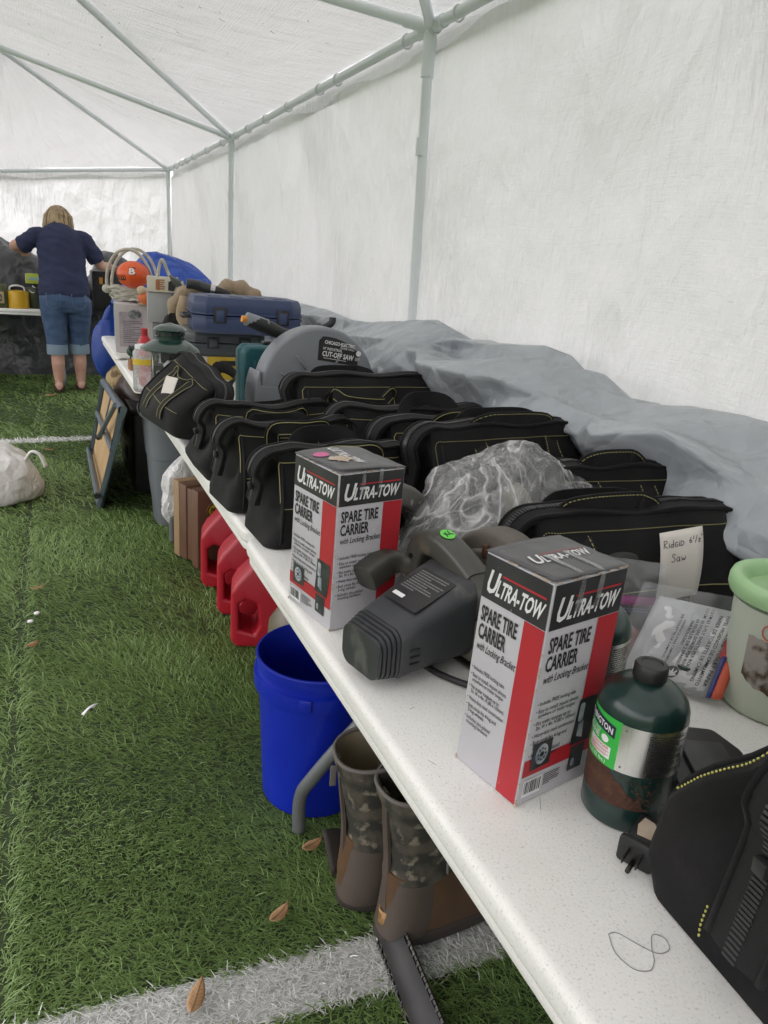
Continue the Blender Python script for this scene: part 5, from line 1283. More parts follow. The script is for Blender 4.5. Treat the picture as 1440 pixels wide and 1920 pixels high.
T = plane_T((.03, -.0016, .03), (1, 0, 0), (0, 0, 1)); g = G(); greek(g, .008, .135, .10, .12, 12, T, seed=11); greek(g, .19, .16, .10, .13, 8, T, seed=13); T = plane_T((-.0016, .46, .02), (0, -1, 0), (0, 0, 1)); greek(g, .03, .10, .12, .07, 6, T, seed=14); g.obj('carton_print', M('grey_ink', (.12, .11, .12), .6), t, 0)
g = G(); g.prism(disc_pts(.10, .17, .034, .024, 20), .0012, 0, plane_T((.0, -.0012, .03), (1, 0, 0), (0, 0, 1))); g.obj('eye_picture', M('dark_oval_picture', (.07, .08, .08), .4, col2=(.3, .32, .32), vs=60), t, 0)
g = G(); g.box((.22, .07, .253), (.20, .14, .003), .001, TR(rx=.03)); g.obj('brown_flap', M('brown_board', (.40, .28, .17), .7), t)
rq = random.Random(9); 
for k, (lab, x, y, z, rz) in enumerate((('loose white sheets on top of the large printed carton', .42, 4.52, .9965, .2), ('cream leaflet sliding off the edge of the large printed carton', .49, 4.40, 1.0045, -.3), ('folded white leaflet under the black cords at the table edge', .36, 4.02, .7435, .1), ('blue and white leaflet in front of the printed carton', .42, 3.95, .7435, -.1))):
    t = thing('leaflet', lab, 'leaflet', (x, y, z), rz)
    for j in range(3): G().grid(lambda a, b: V((.10*a-.05+.006*j, .16*b-.08, .0015+.004*j+.006*math.sin(a*3+j)*a)), 6, 6).obj('sheet', (m_paper, m_white, m_wbox)[j] if k != 3 else (m_white, M('blue_leaflet', (.05, .16, .34), .5), m_wbox)[j], t, 180, mod=solid(.0008))
# wicker basket with two white hoops
m_wick = M('white_wicker', (.50, .48, .42), .6, col2=(.40, .38, .32), vs=40, bump=.3, bs=90)
t = thing('wicker_basket', 'white wicker basket with two tall hoop handles on the printed carton', 'basket', (.465, 4.52, 1.006), R(-20))
for dy, rr, tl in ((-.05, .125, -.06), (.055, .128, .05)):
    G().tube(cr([(rr*math.cos(R(a)), dy+tl*math.sin(R(a))*.4, .05+rr*1.55*math.sin(R(a))*1.0+.02) for a in range(-22, 203, 15)], 3), .0085, n=10).obj('hoop_handle', m_wick, t, 180)
g = G()
for k in range(5):
    pts = [(.14*math.cos(R(a))*(1-.05*k), .10*math.sin(R(a))*(1-.05*k), .060-.013*k+.006*math.sin(a*.4+k*3.14)) for a in range(0, 360, 12)]; g.tube([V(p) for p in pts], .008, n=7, closed=True)
g.obj('woven_rim', m_wick, t, 180)
for s in (-1, 1): G().ball((s*.125, -.05, .05), (.022, .018, .020), 8, fn=lambda q: 1+.2*crease(q*3, 2)).obj('wrapped_joint', m_wick, t, 180)
t = thing('pumpkin_pail', 'orange ribbed pumpkin pail with a black jagged mouth inside the white hoops', 'pail', (.462, 4.42, 1.065), R(-30))
g = G(); m_or = M('orange_plastic', (.72, .10, .015), .35, col2=(.62, .07, .012), vs=10)
g.ball((0, 0, .075), (.088, .088, .072), 18, fn=lambda q: 1-.05*abs(math.sin(4.5*math.atan2(q.y, q.x)))); g.obj('shell', m_or, t, 180)
def onp(a, z, k=1.012): 
    c = math.sqrt(max(0, 1-((z-.075)/.072)**2)); rr = .088*(1-.05*abs(math.sin(4.5*a)))*c*k; return V((rr*math.cos(a), rr*math.sin(a), z))
g = G(); lo = [onp(R(195+70*k/16), .045) for k in range(17)]; hi = [onp(R(195+70*k/16), .062+.012*(k % 2)) for k in range(17)]; g.add(lo+hi, [(k, k+1, 18+k, 17+k) for k in range(16)]); g.obj('jagged_mouth', m_blackp, t, 0)
g = G(); g.add([onp(R(276), .075, 1.02), onp(R(302), .075, 1.02), onp(R(302), .115, 1.03), onp(R(276), .115, 1.03)], [(0, 1, 2, 3)]); g.obj('label_patch', m_blackp, t, 0)
g = G(); text(g, 'B', 0, 0, .030, .028, .03, 0, warp=lambda x, y: onp(R(279)+x/.075, .080+y, 1.035)); g.obj('letter', m_white, t, 0)
t = thing('plush_toy', 'small orange and cream plush slumped on the leaflets beside the grey post', 'plush', (.470, 4.19, 1.002)); G().ball((.03, 0, .032), (.045, .04, .034), 10, fn=lambda q: 1+.06*noise.noise(q*3)).obj('body', M('orange_plush', (.60, .16, .06), .9, bump=.4), t, 180); G().ball((.005, -.012, .070), (.024, .022, .022), 10, fn=lambda q: 1+.1*noise.noise(q*4)).obj('head', M('cream_plush', (.58, .45, .32), .9, bump=.4), t, 180)
# grey post with the printed cream carton on it
t = thing('grey_heater', 'square grey appliance post carrying a cream printed box', 'appliance', (.475, 3.90, .743), R(-6))
G().box((.05, .05, .10), (.07, .07, .20), .004).obj('stem', m_mid, t); G().box((.052, .052, .265), (.118, .11, .145), .006).obj('head', M('light_grey_enamel', (.36, .37, .38), .4), t); G().box((.118, .05, .30), (.03, .08, .06), .004).obj('dark_side', m_blackp, t); G().box((.05, .05, .006), (.12, .12, .012), .003).obj('base', m_mid, t)
t = thing('cardboard_box', 'small cream box with brown print balanced on the grey appliance post', 'box', (.468, 3.89, 1.0815), R(-10))
G().box((.072, .05, .036), (.145, .10, .072), .002).obj('body', M('cream_board', (.60, .56, .46), .6), t)
g = G(); T = plane_T((0, -.0007, 0), (1, 0, 0), (0, 0, 1)); greek(g, .045, .060, .045, .05, 5, T, seed=3, fill=.7); g.prism(rrect(.040, .01, .060, .055, .002), .0003, 0, T); g.obj('brown_print', M('brown_ink', (.35, .14, .06), .6), t, 0)
g = G(); g.prism([(.098, .01), (.125, .008), (.135, .03), (.118, .06), (.10, .05)], .0008, 0, T); T = plane_T((-.0007, .1, 0), (0, -1, 0), (0, 0, 1)); greek(g, .01, .06, .08, .05, 5, T, seed=8, fill=.7); g.obj('black_print', m_ink, t, 0)
g = G()
G().tube(cr([(.05, .02, .07), (.06, .03, .13), (.075, .02, .15), (.095, .03, .10), (.11, .02, .072)], 5), .008, n=8).obj('cream_strap', m_wick, t, 180)
# cords
t = thing('power_cord', 'tangled black power cords with a green plug between the printed carton and the lantern', 'cord', (.40, 3.68, .743)); g = G()
for k in range(5): g.tube(cr([(rq.uniform(-.06, .08), rq.uniform(-.1, .1), .008+.10*rq.random()*(j % 2)) for j in range(8)], 6), .0045, n=7)
g.obj('cable', m_cable, t, 180)
G().ball((-.01, .03, .07), (.045, .035, .03), 10).obj('green_ball', M('green_fabric', (.012, .06, .035), .6), t, 180)
t = thing('black_cloth', 'black crumpled cloth between the grey post and the tan blanket', 'cloth', (.58, 3.72, .743)); G().ball((0, 0, .10), (.07, .09, .13), 14, fn=lambda q: 1+.25*crease(q*1.6, 3)).obj('fold', m_cord, t, 60)
# tan blanket and vacuum
m_tan = M('tan_fleece', (.36, .28, .19), .95, col2=(.30, .22, .14), vs=14, bump=.9, bs=120, sheen=.2)
t = thing('tan_blanket', 'tan fleecy blanket and rope rolls heaped behind the navy blue case', 'blanket', (.70, 3.72, .743))
G().ball((.0, .10, .16), (.14, .16, .20), 20, fn=lambda q: .95+.22*facet(q*.6, 3, 5, 1.)+.06*fbm(q*4, 3)).obj('heap', m_tan, t, 180)
G().tube(cr([(-.14, .0, .20), (-.12, -.02, .32), (-.02, .0, .37), (.06, .02, .33)], 6), [.030+.008*math.sin(k*1.7) for k in range(19)], n=12).obj('rope_roll', m_tan, t, 180)
G().tube(cr([(-.09, -.06, .33), (-.11, -.09, .24), (-.04, -.12, .18), (.06, -.11, .17)], 6), .026, n=12).obj('rope_roll', m_tan, t, 180)
G().ball((.0, -.06, .25), (.075, .06, .085), 14, fn=lambda q: 1+.08*fbm(q*2, 3)).obj('pillow', M('pale_tan_fleece', (.46, .37, .26), .95, bump=.7, bs=150), t, 180)
G().tube(cr([(.10, .20, .33), (.17, .22, .375), (.25, .2, .37), (.32, .18, .32)], 6), [.04+.008*math.sin(k*1.3) for k in range(19)], n=14).obj('blanket_roll', m_tan, t, 180)
t = thing('hand_vacuum', 'dark grey hand vacuum with a silver ring lying on the tan blanket', 'vacuum', (.61, 3.62, 1.125), R(-6))
t.scale = (.68,)*3
G().tube(cr([(0, 0, .02), (.06, 0, .015), (.12, 0, .0), (.16, 0, -.012)], 5), [.034]*6+[.036]*5+[.038]*5, n=16).obj('body', M('dark_grey_plastic', (.035, .037, .04), .4), t, 180)
G().tube([V((.155, 0, -.010)), V((.185, 0, -.016))], .039, n=16).obj('silver_ring', m_steel, t, 60); G().tube([V((.185, 0, -.016)), V((.29, 0, -.035))], [.035, .022], n=14).obj('nozzle', m_blackp, t, 60)
g = G()
for k in range(5): g.box((.03+.014*k, -.034, .02), (.006, .006, .03), .001)
g.obj('vent_rib', m_blackp, t)
t = thing('grey_board', 'grey board leaning on the heap beside the hand vacuum', 'board', (.585, 3.80, 1.10), 0, rot=(R(20), R(-35), R(20))); t.scale = (.55,)*3; G().box((.05, 0, .04), (.02, .16, .10), .003).obj('panel', m_grey, t); G().box((.05, -.083, .04), (.022, .006, .102), .001).obj('edge', m_wbox, t)
# blue tarp bundle
m_btarp = crumpled_sheet('blue_tarp', (.014, .080, .46), (.012, .06, .37), .28, 6., 1.)
def bt(u, v):
    x = .40+.66*u; a = math.pi*v; hh = [.98, 1.09, 1.21, 1.28, 1.295, 1.275, 1.25, 1.22, 1.185, 1.14, 1.0]; i = min(int(u*10), 9); h = hh[i]+(hh[i+1]-hh[i])*(u*10-i)
    w = V((x*3, v*3, 2.)); k = .085*facet(w*.5, 4, 4, 1., .55)
    return V((x, 5.10-.25*math.cos(a)+k*.5, max(.7445, .745+(h-.745)*math.sin(a)**.7+k*math.sin(a))))
o = G().grid(bt, 70, 50).obj('blue_tarp_bundle', m_btarp, None, 180, fix=False); tag(o, 'bright blue tarp bundle heaped at the far end of the right hand tables', 'tarp')
t = thing('blue_bag', 'blue fabric bag hanging behind the printed carton near the person', 'bag', (.41, 5.7, .43)); m_bb = M('blue_nylon', (.012, .045, .26), .5, bump=.2, bs=30)
G().ball((0, 0, .16), (.10, .10, .19), 16, fn=lambda q: 1+.12*crease(q*1.3, 3)).obj('body', m_bb, t, 180); G().tube(cr([(-.02, 0, .32), (.02, 0, .42), (.08, 0, .47), (.12, 0, .5)], 5), .03, n=10).obj('strap', m_bb, t, 180)
g = G(); 
for s in (-.05, .07): g.tube([V((s, .02, -.43)), V((s*.6, .02, .10))], .010, n=8)
g.obj('stand_leg', m_leg, t)
# ================================================================== UNDER THE TABLES
m_redcan = M('red_polyethylene', (.42, .012, .028), .42, col2=(.36, .010, .022), vs=4, bump=.05, bs=150, wear=(.74, .8), wearcol=(.5, .2, .2), ws=30)
def gas_can(label, loc, rz, scale=1.):
    """upright jug with a loop handle cut through one end, seen from that end"""
    t = thing('gas_can', label, 'gas can', loc, rz, 'red plastic gas cans under the table')
    # profile in local x (depth, handle at -x) and z, extruded along y with rounded edges
    W_ = .17
    out = [(-.115, .0), (.13, .0), (.145, .02), (.145, .25), (.10, .31), (.02, .335), (-.03, .33), (-.115, .235), (-.135, .20), (-.135, .025)]
    Txz_ = Matrix(((1, 0, 0, 0), (0, 0, -1, W_/2), (0, 1, 0, 0), (0, 0, 0, 1)))
    m = bmesh.new(); vs = [m.verts.new((x, 0, z)) for x, z in out]; hole = [(-.108, .065), (-.055, .050), (-.040, .085), (-.048, .165), (-.085, .178), (-.108, .160)]
    # ring of quads between outline and hole, so the handle is a real opening
    hv = [m.verts.new((x, 0, z)) for x, z in hole]
    e = [m.edges.new((vs[i], vs[(i+1) % len(vs)])) for i in range(len(vs))] + [m.edges.new((hv[i], hv[(i+1) % len(hv)])) for i in range(len(hv))]
    bmesh.ops.triangle_fill(m, edges=e, use_beauty=True)
    fs = [f for f in m.faces if not (all(v in hv for v in f.verts))]
    r = bmesh.ops.extrude_face_region(m, geom=fs)
    for v in r['geom']:
        if isinstance(v, bmesh.types.BMVert): v.co.y += W_
    for v in m.verts: v.co.y -= W_/2
    bmesh.ops.recalc_face_normals(m, faces=list(m.faces))
    eds = [q for q in m.edges if len(q.link_faces) == 2 and q.calc_face_angle(0) > .5]
    bmesh.ops.bevel(m, geom=eds, offset=.021, segments=4, profile=.5, affect='EDGES', clamp_overlap=True)
    for v in m.verts:
        if v.co.x < -.03: v.co.y *= 1-.16*min(1, (-.03-v.co.x)/.1)
        if v.co.z > .24: v.co.y *= 1-.35*min(1, (v.co.z-.24)/.1)
    G().bm(m).obj('body', m_redcan, t, 60)
    G().lathe([(.030, .31), (.032, .345), (.030, .352), (.016, .354)], 24, TR((.055, 0, 0))).obj('cap', m_redcan, t, 50)
    g = G()
    for s in (-1, 1): g.tube([V((.138, s*.03, .03)), V((.138, s*.03, .24))], .006, n=6)
    g.obj('moulded_rib', m_redcan, t, 180)
    if scale != 1: t.scale = (scale,)*3
    return t
gas_can('red gas can nearest the blue bucket, open loop handle towards the aisle', (.660, 2.275, .004), R(-14))
gas_can('red gas can in the middle of the three, mostly hidden by its neighbours', (.668, 2.53, .004), R(-13), 1.02)
gas_can('red gas can next to the brown case, farthest of the three', (.660, 2.79, .004), R(-12), 1.04)
# brown case
t = thing('brown_case', 'brown ribbed case with a yellow oval oil emblem standing behind the red cans', 'case', (.530, 2.93, .004), R(17))
m_br = M('brown_wood_grain', (.135, .068, .040), .5, col2=(.10, .048, .028), vs=4, bump=.15, bs=40, bstretch=(1, 1, 10)); m_brl = M('pale_brown_edge', (.30, .20, .11), .55)
for k, (y0, y1, e, m_) in enumerate(((0, .055, .0, m_br), (.0545, .112, .012, m_br), (.1115, .172, .004, m_br), (.1715, .225, .0, m_brl))):
    G().box((.17+e*.2, (y0+y1)/2, .172), (.34-e, y1-y0, .344-e*2), .004).obj('rib', m_br if k < 3 else m_brl, t)
T = plane_T((.115, -.0008, .255), (1, 0, 0), (0, 0, 1)); g = G(); g.prism(disc_pts(0, 0, .075, .042, 36), .002, .0005, T); em = g.obj('emblem', M('emblem_yellow', (.62, .42, .03), .45), t, 30)
g = G(); g.tube([V((x, y, .0025)) for x, y in disc_pts(0, 0, .072, .039, 36)], .0028, n=5, closed=True, T=T); text(g, 'PENNZOIL', -.055, -.012, .022, .11, .03, 0, T @ TR((0, 0, .0026))); g.obj('emblem_lettering', m_ink, em, 0)
g = G(); g.prism([(-.015, .016), (.0, .012), (.015, .016), (.015, .030), (-.015, .030)], .0012, 0, T @ TR((0, 0, .002))); g.obj('emblem_bell', m_redink, em, 0)
# white plastic carrier bag on the table leg
m_wbag = crumpled_sheet('white_carrier_film', (.70, .70, .69), (.62, .62, .62), .35, 14., .5)
t = thing('carrier_bag', 'white plastic carrier bag hanging on the table legs beside the brown case', 'plastic bag', (.500, 3.30, .10))
t.scale = (.72, .72, .74)
def cb(u, v):
    a = 2*math.pi*u; z = .42*v; r_ = (.10*math.sin(math.pi*min(1, v*.8+.10))**.6); w = V((math.cos(a)*1.3, math.sin(a)*1.3, z*7))
    k = 1+.42*facet(w*.55, 7, 6, 1.); return V((r_*1.05*k*math.cos(a)+.08*v**2, r_*.75*k*math.sin(a)-.02*v, z+.02*fbm(w, 2)))
G().grid(cb, 54, 30).obj('film', m_wbag, t, 40); g = G(); g.tube(cr([(-.05, -.075, .15), (-.07, -.085, .10), (-.04, -.09, .06), (-.015, -.085, .11), (-.03, -.08, .155)], 5), .006, n=6, flat=.4); g.obj('loop_handle', m_wbag, t, 180)
# grey bin
t = thing('grey_bin', 'tall grey plastic bin under the table, below the slumped bag', 'bin', (.575, 3.62, .004)); m_bin = M('grey_bin_plastic', (.14, .155, .17), .42, col2=(.16, .175, .19), vs=5, bump=.06, bs=120)
def sq(r_, z, e=3.2): return [V((r_*math.copysign(abs(math.cos(2*math.pi*k/48))**(2/e), math.cos(2*math.pi*k/48)), r_*math.copysign(abs(math.sin(2*math.pi*k/48))**(2/e), math.sin(2*math.pi*k/48)), z)) for k in range(48)]
G().loft([sq(r_, z) for r_, z in ((.13, 0), (.134, .01), (.150, .30), (.156, .33), (.162, .335), (.180, .56), (.172, .56), (.15, .2), (.128, .012))]).obj('body', m_bin, t, 40)
G().loft([sq(r_, z) for r_, z in ((.180, .535), (.195, .533), (.197, .55), (.190, .568), (.178, .57), (.176, .56))], cap=(0, 0)).obj('rim', m_bin, t, 40)
t = thing('black_crate', 'large black box in the dark under the far table, behind the leaning table', 'crate', (.62, 4.45, .004)); G().box((0, 0, .22), (.44, .75, .44), .02).obj('body', m_blackp, t); G().box((0, 0, .45), (.46, .77, .03), .01).obj('lid', m_blackp, t)
# leaning card table, underside to the aisle
t = thing('card_table', 'folded card table with a grey frame and tan board leaning on the far table', 'table', (.205, 4.38, .012), rot=(0, R(0), R(0)))
m_frame = M('blue_grey_steel', (.115, .150, .18), .42, .35, col2=(.14, .175, .2), vs=12); m_board = M('tan_hardboard', (.46, .31, .15), .65, col2=(.40, .26, .12), vs=6, bump=.1, bs=80)
q0, q1, q2, q3 = V((.003, -.52, .0)), V((.012, .50, .0)), V((.095, .29, .505)), V((.075, -.77+.0, .560))
q3 = V((.098, -.86, .565))
uu = (q1-q0).normalized(); nn = (q1-q0).cross(q3-q0).normalized(); nn = nn if nn.x < 0 else -nn
G().tube([q0, q1, q2, q3], .020, n=10, closed=True).obj('frame', m_frame, t, 40)
g = G(); b_ = [q*.97+(q0+q1+q2+q3)*.03/4-nn*.010 for q in (q0, q1, q2, q3)]; g.loft([[p for p in b_], [p-nn*.006 for p in b_]]); g.obj('board', m_board, t, 0)
mid = lambda a, b, f: a*(1-f)+b*f
G().tube([mid(q0, q3, .60)+nn*.004, mid(q1, q2, .60)+nn*.004], .014, n=10).obj('cross_bar', m_frame, t, 60)
for a, b in ((mid(q3, q2, .10), mid(q0, q1, .42)*.45+mid(q3, q2, .42)*.55), (mid(q1, q2, .10), mid(q0, q3, .12))):
    G().tube([a+nn*.022, b+nn*.030], .012, n=10).obj('leg', m_frame, t, 60); G().tube([b+nn*.030, b+nn*.030+(b-a).normalized()*.03], .0145, n=10).obj('leg_foot', m_blackp, t, 60)
G().tube([mid(q3, q2, .35)+nn*.02, mid(q0, q3, .55)*.6+mid(q1, q2, .5)*.4+nn*.02], .005, n=6).obj('brace_wire', m_frame, t, 180)
# leather bag and cap
m_lea = M('dark_brown_leather', (.050, .024, .018), .36, col2=(.035, .016, .012), vs=9, bump=.25, bs=50, wear=(.68, .78), wearcol=(.14, .07, .05), ws=16)
t = thing('leather_bag', 'glossy dark brown leather bag under the far table, beside the leaning card table', 'bag', (.47, 4.72, .10))
G().ball((0, -.1, .27), (.12, .34, .19), 20, fn=lambda q: 1+.10*crease(q*1.5, 3)).obj('body', m_lea, t, 180); G().box((-.10, -.20, .28), (.03, .16, .11), .02).obj('pocket', m_lea, t); g = G(); g.tube(cr([(-.05, .2, .36), (-.12, .24, .2), (-.13, .26, .0), (-.10, .26, -.09)], 5), .022, n=8, flat=.3); g.obj('strap', m_lea, t, 180)
G().box((0, -.1, .05), (.16, .45, .10), .02).obj('base', m_lea, t)
g = G()
for y in (-.26, -.14): g.ball((-.118, y, .31), (.006, .012, .012), 8)
g.obj('buckle', m_steel, t, 180)
t = thing('camouflage_cap', 'tan and brown camouflage cap resting on the leather bag under the far table', 'cap', (.44, 4.98, .475)); m_cam = M('tan_camouflage', (.36, .27, .13), .85, col2=(.14, .09, .045), vs=14, vc=(.46, .54))
G().ball((0, 0, .0), (.10, .13, .10), 14, fn=lambda q: 1+.07*crease(q*1.5, 2)).obj('crown', m_cam, t, 180); G().ball((-.02, -.16, -.05), (.085, .13, .02), 10).obj('visor', M('olive_tan_cloth', (.22, .17, .10), .85), t, 180)
# blue bucket
m_bkt = M('royal_blue_plastic', (.004, .020, .38), .34, col2=(.004, .015, .32), vs=4, bump=.06, bs=80, wear=(.74, .82), wearcol=(.05, .08, .4), ws=30)
t = thing('blue_bucket', 'royal blue plastic bucket half under the near table', 'bucket', (.555, 1.485, .004), R(20))
G().lathe([(.05, .003), (.120, .0), (.128, .004), (.138, .22), (.142, .285), (.1435, .30), (.153, .302), (.1545, .312), (.1545, .340), (.146, .342), (.146, .348), (.1475, .352), (.1475, .375), (.1505, .376), (.1515, .380), (.150, .384), (.146, .385), (.1425, .380), (.139, .29), (.126, .02), (.05, .012)], 72).obj('body', m_bkt, t, 40)
g = G(); g.tube([V((.02, -.05, .02)), V((.05, .03, .40))], .004, n=8); g.obj('steel_rod', m_steel, t, 180)
for s in (-1, 1): G().box((s*.150, 0, .325), (.018, .03, .03), .004, TR(rz=.7)).obj('handle_ear', m_bkt, t)
t = thing('tan_jug', 'murky tan plastic jug between the red gas can and the blue bucket', 'jug', (.640, 1.865, .004)); m_jug = M('murky_tan_plastic', (.17, .14, .10), .4, col2=(.12, .10, .07), vs=8)
G().loft([sq(r_, z, 2.6) for r_, z in ((.07, 0), (.095, .008), (.100, .20), (.095, .26), (.06, .32), (.03, .34), (.028, .36))]).obj('body', m_jug, t, 50); G().lathe([(.034, .355), (.034, .38), (.03, .384)], 20).obj('cap', m_blackp, t)
t = thing('clay_pot', 'orange clay pot with a ridged rim behind the boots under the near table', 'pot', (.80, 1.50, .004)); m_clay = M('terracotta', (.36, .11, .05), .8, col2=(.30, .09, .04), vs=12, bump=.1)
G().lathe([(.07, 0), (.075, .002), (.10, .17), (.105, .17), (.115, .172), (.118, .21), (.112, .214), (.104, .21), (.07, .03)], 44).obj('body', m_clay, t, 40)
g = G()
for k in range(60):
    a = 2*math.pi*k/60; g.box((0, 0, 0), (.004, .005, .03), 0, TR((.1185*math.cos(a), .1185*math.sin(a), .192), rz=a))
g.obj('rim_ridge', m_clay, t, 0); t.location.z = .10; 
G().box((0, 0, -.05), (.2, .2, .095), .01).obj('stand', m_blackp, t)
# camouflage boots
m_camo = M('camouflage_fabric', (.085, .075, .056), .8, col2=(.030, .029, .023), vs=24, vd=12, vc=(.42, .58), bump=.25, bs=120, wear=(.56, .66), wearcol=(.20, .175, .13), ws=36)
m_rub = M('brown_rubber', (.085, .066, .054), .6, col2=(.065, .05, .04), vs=8, wear=(.66, .76), wearcol=(.13, .10, .08), ws=12, bump=.08, bs=90); m_trim = M('taupe_trim', (.13, .115, .105), .65); m_toe = M('tan_brown_rubber', (.115, .062, .030), .55, col2=(.075, .042, .024), vs=7, wear=(.68, .78), wearcol=(.16, .11, .07), ws=14)
m_bootdark = M('dark_boot_rubber', (.04, .034, .03), .6)
m_lin = M('boot_lining', (.26, .215, .15), .85, col2=(.21, .17, .11), vs=10)
def boot(label, loc, rz, lean, seed, flap=False):
    t = thing('rubber_boot', label, 'boot', loc, rz, 'camouflage rubber boots under the near table')
    def ring(cx, rx, ry, z, tip=0., sq_=2.4, n=40):
        o = []
        for k in range(n):
            a = 2*math.pi*k/n; c, s = math.cos(a), math.sin(a)
            x = rx*math.copysign(abs(c)**(2/sq_), c); y = ry*math.copysign(abs(s)**(2/sq_), s)
            w = V((x*9+seed, y*9, z*9)); o.append(V((cx+x*(1+.05*fbm(w, 3))+lean*z, y*(1+.06*fbm(w*.8, 3)), z+tip*x)))
        return o
    # foot: heel at x=0, toe along +x
    def foot(u, n=40):     # cross-sections along z for the foot block
        return u
    G().loft([ring(.135, .150, .050, .0), ring(.135, .155, .053, .006), ring(.135, .154, .053, .024), ring(.134, .150, .050, .030)]).obj('sole', M('dark_sole', (.035, .028, .024), .7), t, 50)
    G().loft([ring(.135, .148, .049, .028), ring(.134, .150, .051, .045), ring(.128, .142, .050, .075, -.10), ring(.112, .122, .050, .105, -.25), ring(.085, .092, .050, .135, -.30), ring(.068, .074, .050, .165, -.15)]).obj('foot_shell', m_toe, t, 60)
    G().loft([ring(.040, .056, .0515, .026), ring(.046, .058, .053, .05), ring(.052, .058, .052, .10), ring(.060, .062, .051, .15), ring(.064, .063, .052, .172)]).obj('heel_counter', m_rub, t, 60)
    G().loft([ring(.064, .066, .053, .158), ring(.064, .064, .054, .20), ring(.062, .068, .058, .25), ring(.058, .074, .064, .31), ring(.055, .080, .068, .345, .06), ring(.054, .0815, .070, .365, .10)], cap=(1, 0)).obj('shaft', m_camo, t, 60)
    G().loft([ring(.054, .078, .066, .364, .10), ring(.055, .074, .062, .34), ring(.060, .060, .050, .24), ring(.064, .05, .04, .17)], cap=(0, 1)).obj('lining', m_lin, t, 60)
    g = G(); g.tube([p+V((0, 0, .002)) for p in ring(.054, .0805, .0685, .366, .10)], .0045, n=6, closed=True); g.obj('top_binding', m_trim, t, 180)
    g = G(); pts = [V((-.002+lean*z-(0 if z < .2 else .016*(z-.2)/.18), 0, z)) for z in (.05, .1, .15, .20, .26, .31, .36)]
    g.ribbon([p+V((-.0035, 0, 0)) for p in cr(pts, 3)], .020, .006, up=V((1, 0, 0))); g.obj('back_strap', m_rub, t, 40)
    T = plane_T((-.0185, .0, .045), (0, -1, 0), (0, 0, 1)); g = G(); g.grid(lambda a, b: V((-.017+.034*a, .032*b, -.0045-.010*(2*a-1)**2)), 6, 2, T); bd = g.obj('heel_badge', M('ochre_badge', (.42, .25, .09), .6, col2=(.30, .17, .06), vs=60), t, 180, mod=solid(.003))
    g = G(); greek(g, -.011, .026, .022, .018, 3, T @ TR((0, 0, -.003)), seed=seed, fill=.6); g.obj('badge_print', m_toe, bd, 0)
    if flap:
        g = G(); g.box((.075+lean*.29, -.068, .295), (.034, .010, .020), .004); st_ = g.obj('side_strap', m_rub, t); G().box((.108+lean*.29, -.070, .295), (.024, .014, .022), .003).obj('buckle', m_blackp, st_)
        G().tube(cr([(.100+lean*.29, -.075, .29), (.085+lean*.25, -.083, .265), (.075+lean*.2, -.084, .235), (.078+lean*.2, -.082, .205)], 5), .0028, n=6, flat=.5).obj('pull_cord', m_trim, st_, 180)
    else:
        G().box((-.035, -.02, .33), (.012, .004, .045), .001, TR((lean*.3, 0, 0))).obj('pull_tab', m_trim, t)
    return t
boot('camouflage rubber boot farther from the camera, paler scuffed side, under the table', (.498, 1.115, .006), R(-8), -.03, 3)
boot('camouflage rubber boot nearer the chainsaw bar, with a side buckle strap', (.540, 1.000, .006), R(3), -.02, 8, True)
t = thing('rubber_flap', 'dark curled piece of rubber on the turf behind the boots', 'flap', (.525, 1.185, .006), R(10)); G().grid(lambda a, b: V((.09*a-.03, .05*b, .085*b*(1-a*.4)+.004*math.sin(a*5))), 8, 6).obj('sheet', m_bootdark, t, 60, mod=solid(.004))
# chainsaw bar
t = thing('chainsaw_bar', 'black chainsaw bar with its chain standing on edge across the white line', 'chainsaw bar', (.548, 1.03, .034), 0, rot=(R(48), R(3), R(-94)))
t.scale = (1, .74, 1)
m_bar = M('black_bar_steel', (.018, .018, .019), .42, .4, col2=(.028, .027, .026), vs=14)
bar = [(0, -.012)] + [(.034-.034*math.cos(R(a)), .034*math.sin(R(a))) for a in range(20, 91, 14)] + [(.42, .042), (.42, -.042)] + [(.034-.034*math.cos(R(a)), -.034*math.sin(R(a))) for a in range(90, 19, -14)]
G().prism(bar[1:], .0048, .0008, TR((0, 0, 0))).obj('bar', m_bar, t, 30)
g = G(); m_ch = M('dark_chain', (.05, .048, .045), .4, .8, wear=(.6, .7), wearcol=(.35, .34, .33), ws=60)
path = [V((.42-.011*k, -.0435, 0)) for k in range(36)] + [V((.032-.036*math.sin(R(a)), -.037*math.cos(R(a)), 0)) for a in range(0, 181, 18)] + [V((.034+.011*k, .0435, 0)) for k in range(36)]
for i, (a, b) in enumerate(zip(path, path[1:])):
    d_ = (b-a); ang = math.atan2(d_.y, d_.x); T = TR((a+b)/2, rz=ang); g.box((0, 0, .0024), (.0095, .0065, .0062), .0006, T)
    if i % 2 == 0: g.prism([(-.004, -.002), (.004, -.002), (.0045, -.009), (.001, -.006)], .0055, 0, T @ TR((0, 0, -.0003)))
g.obj('chain', m_ch, t, 0)
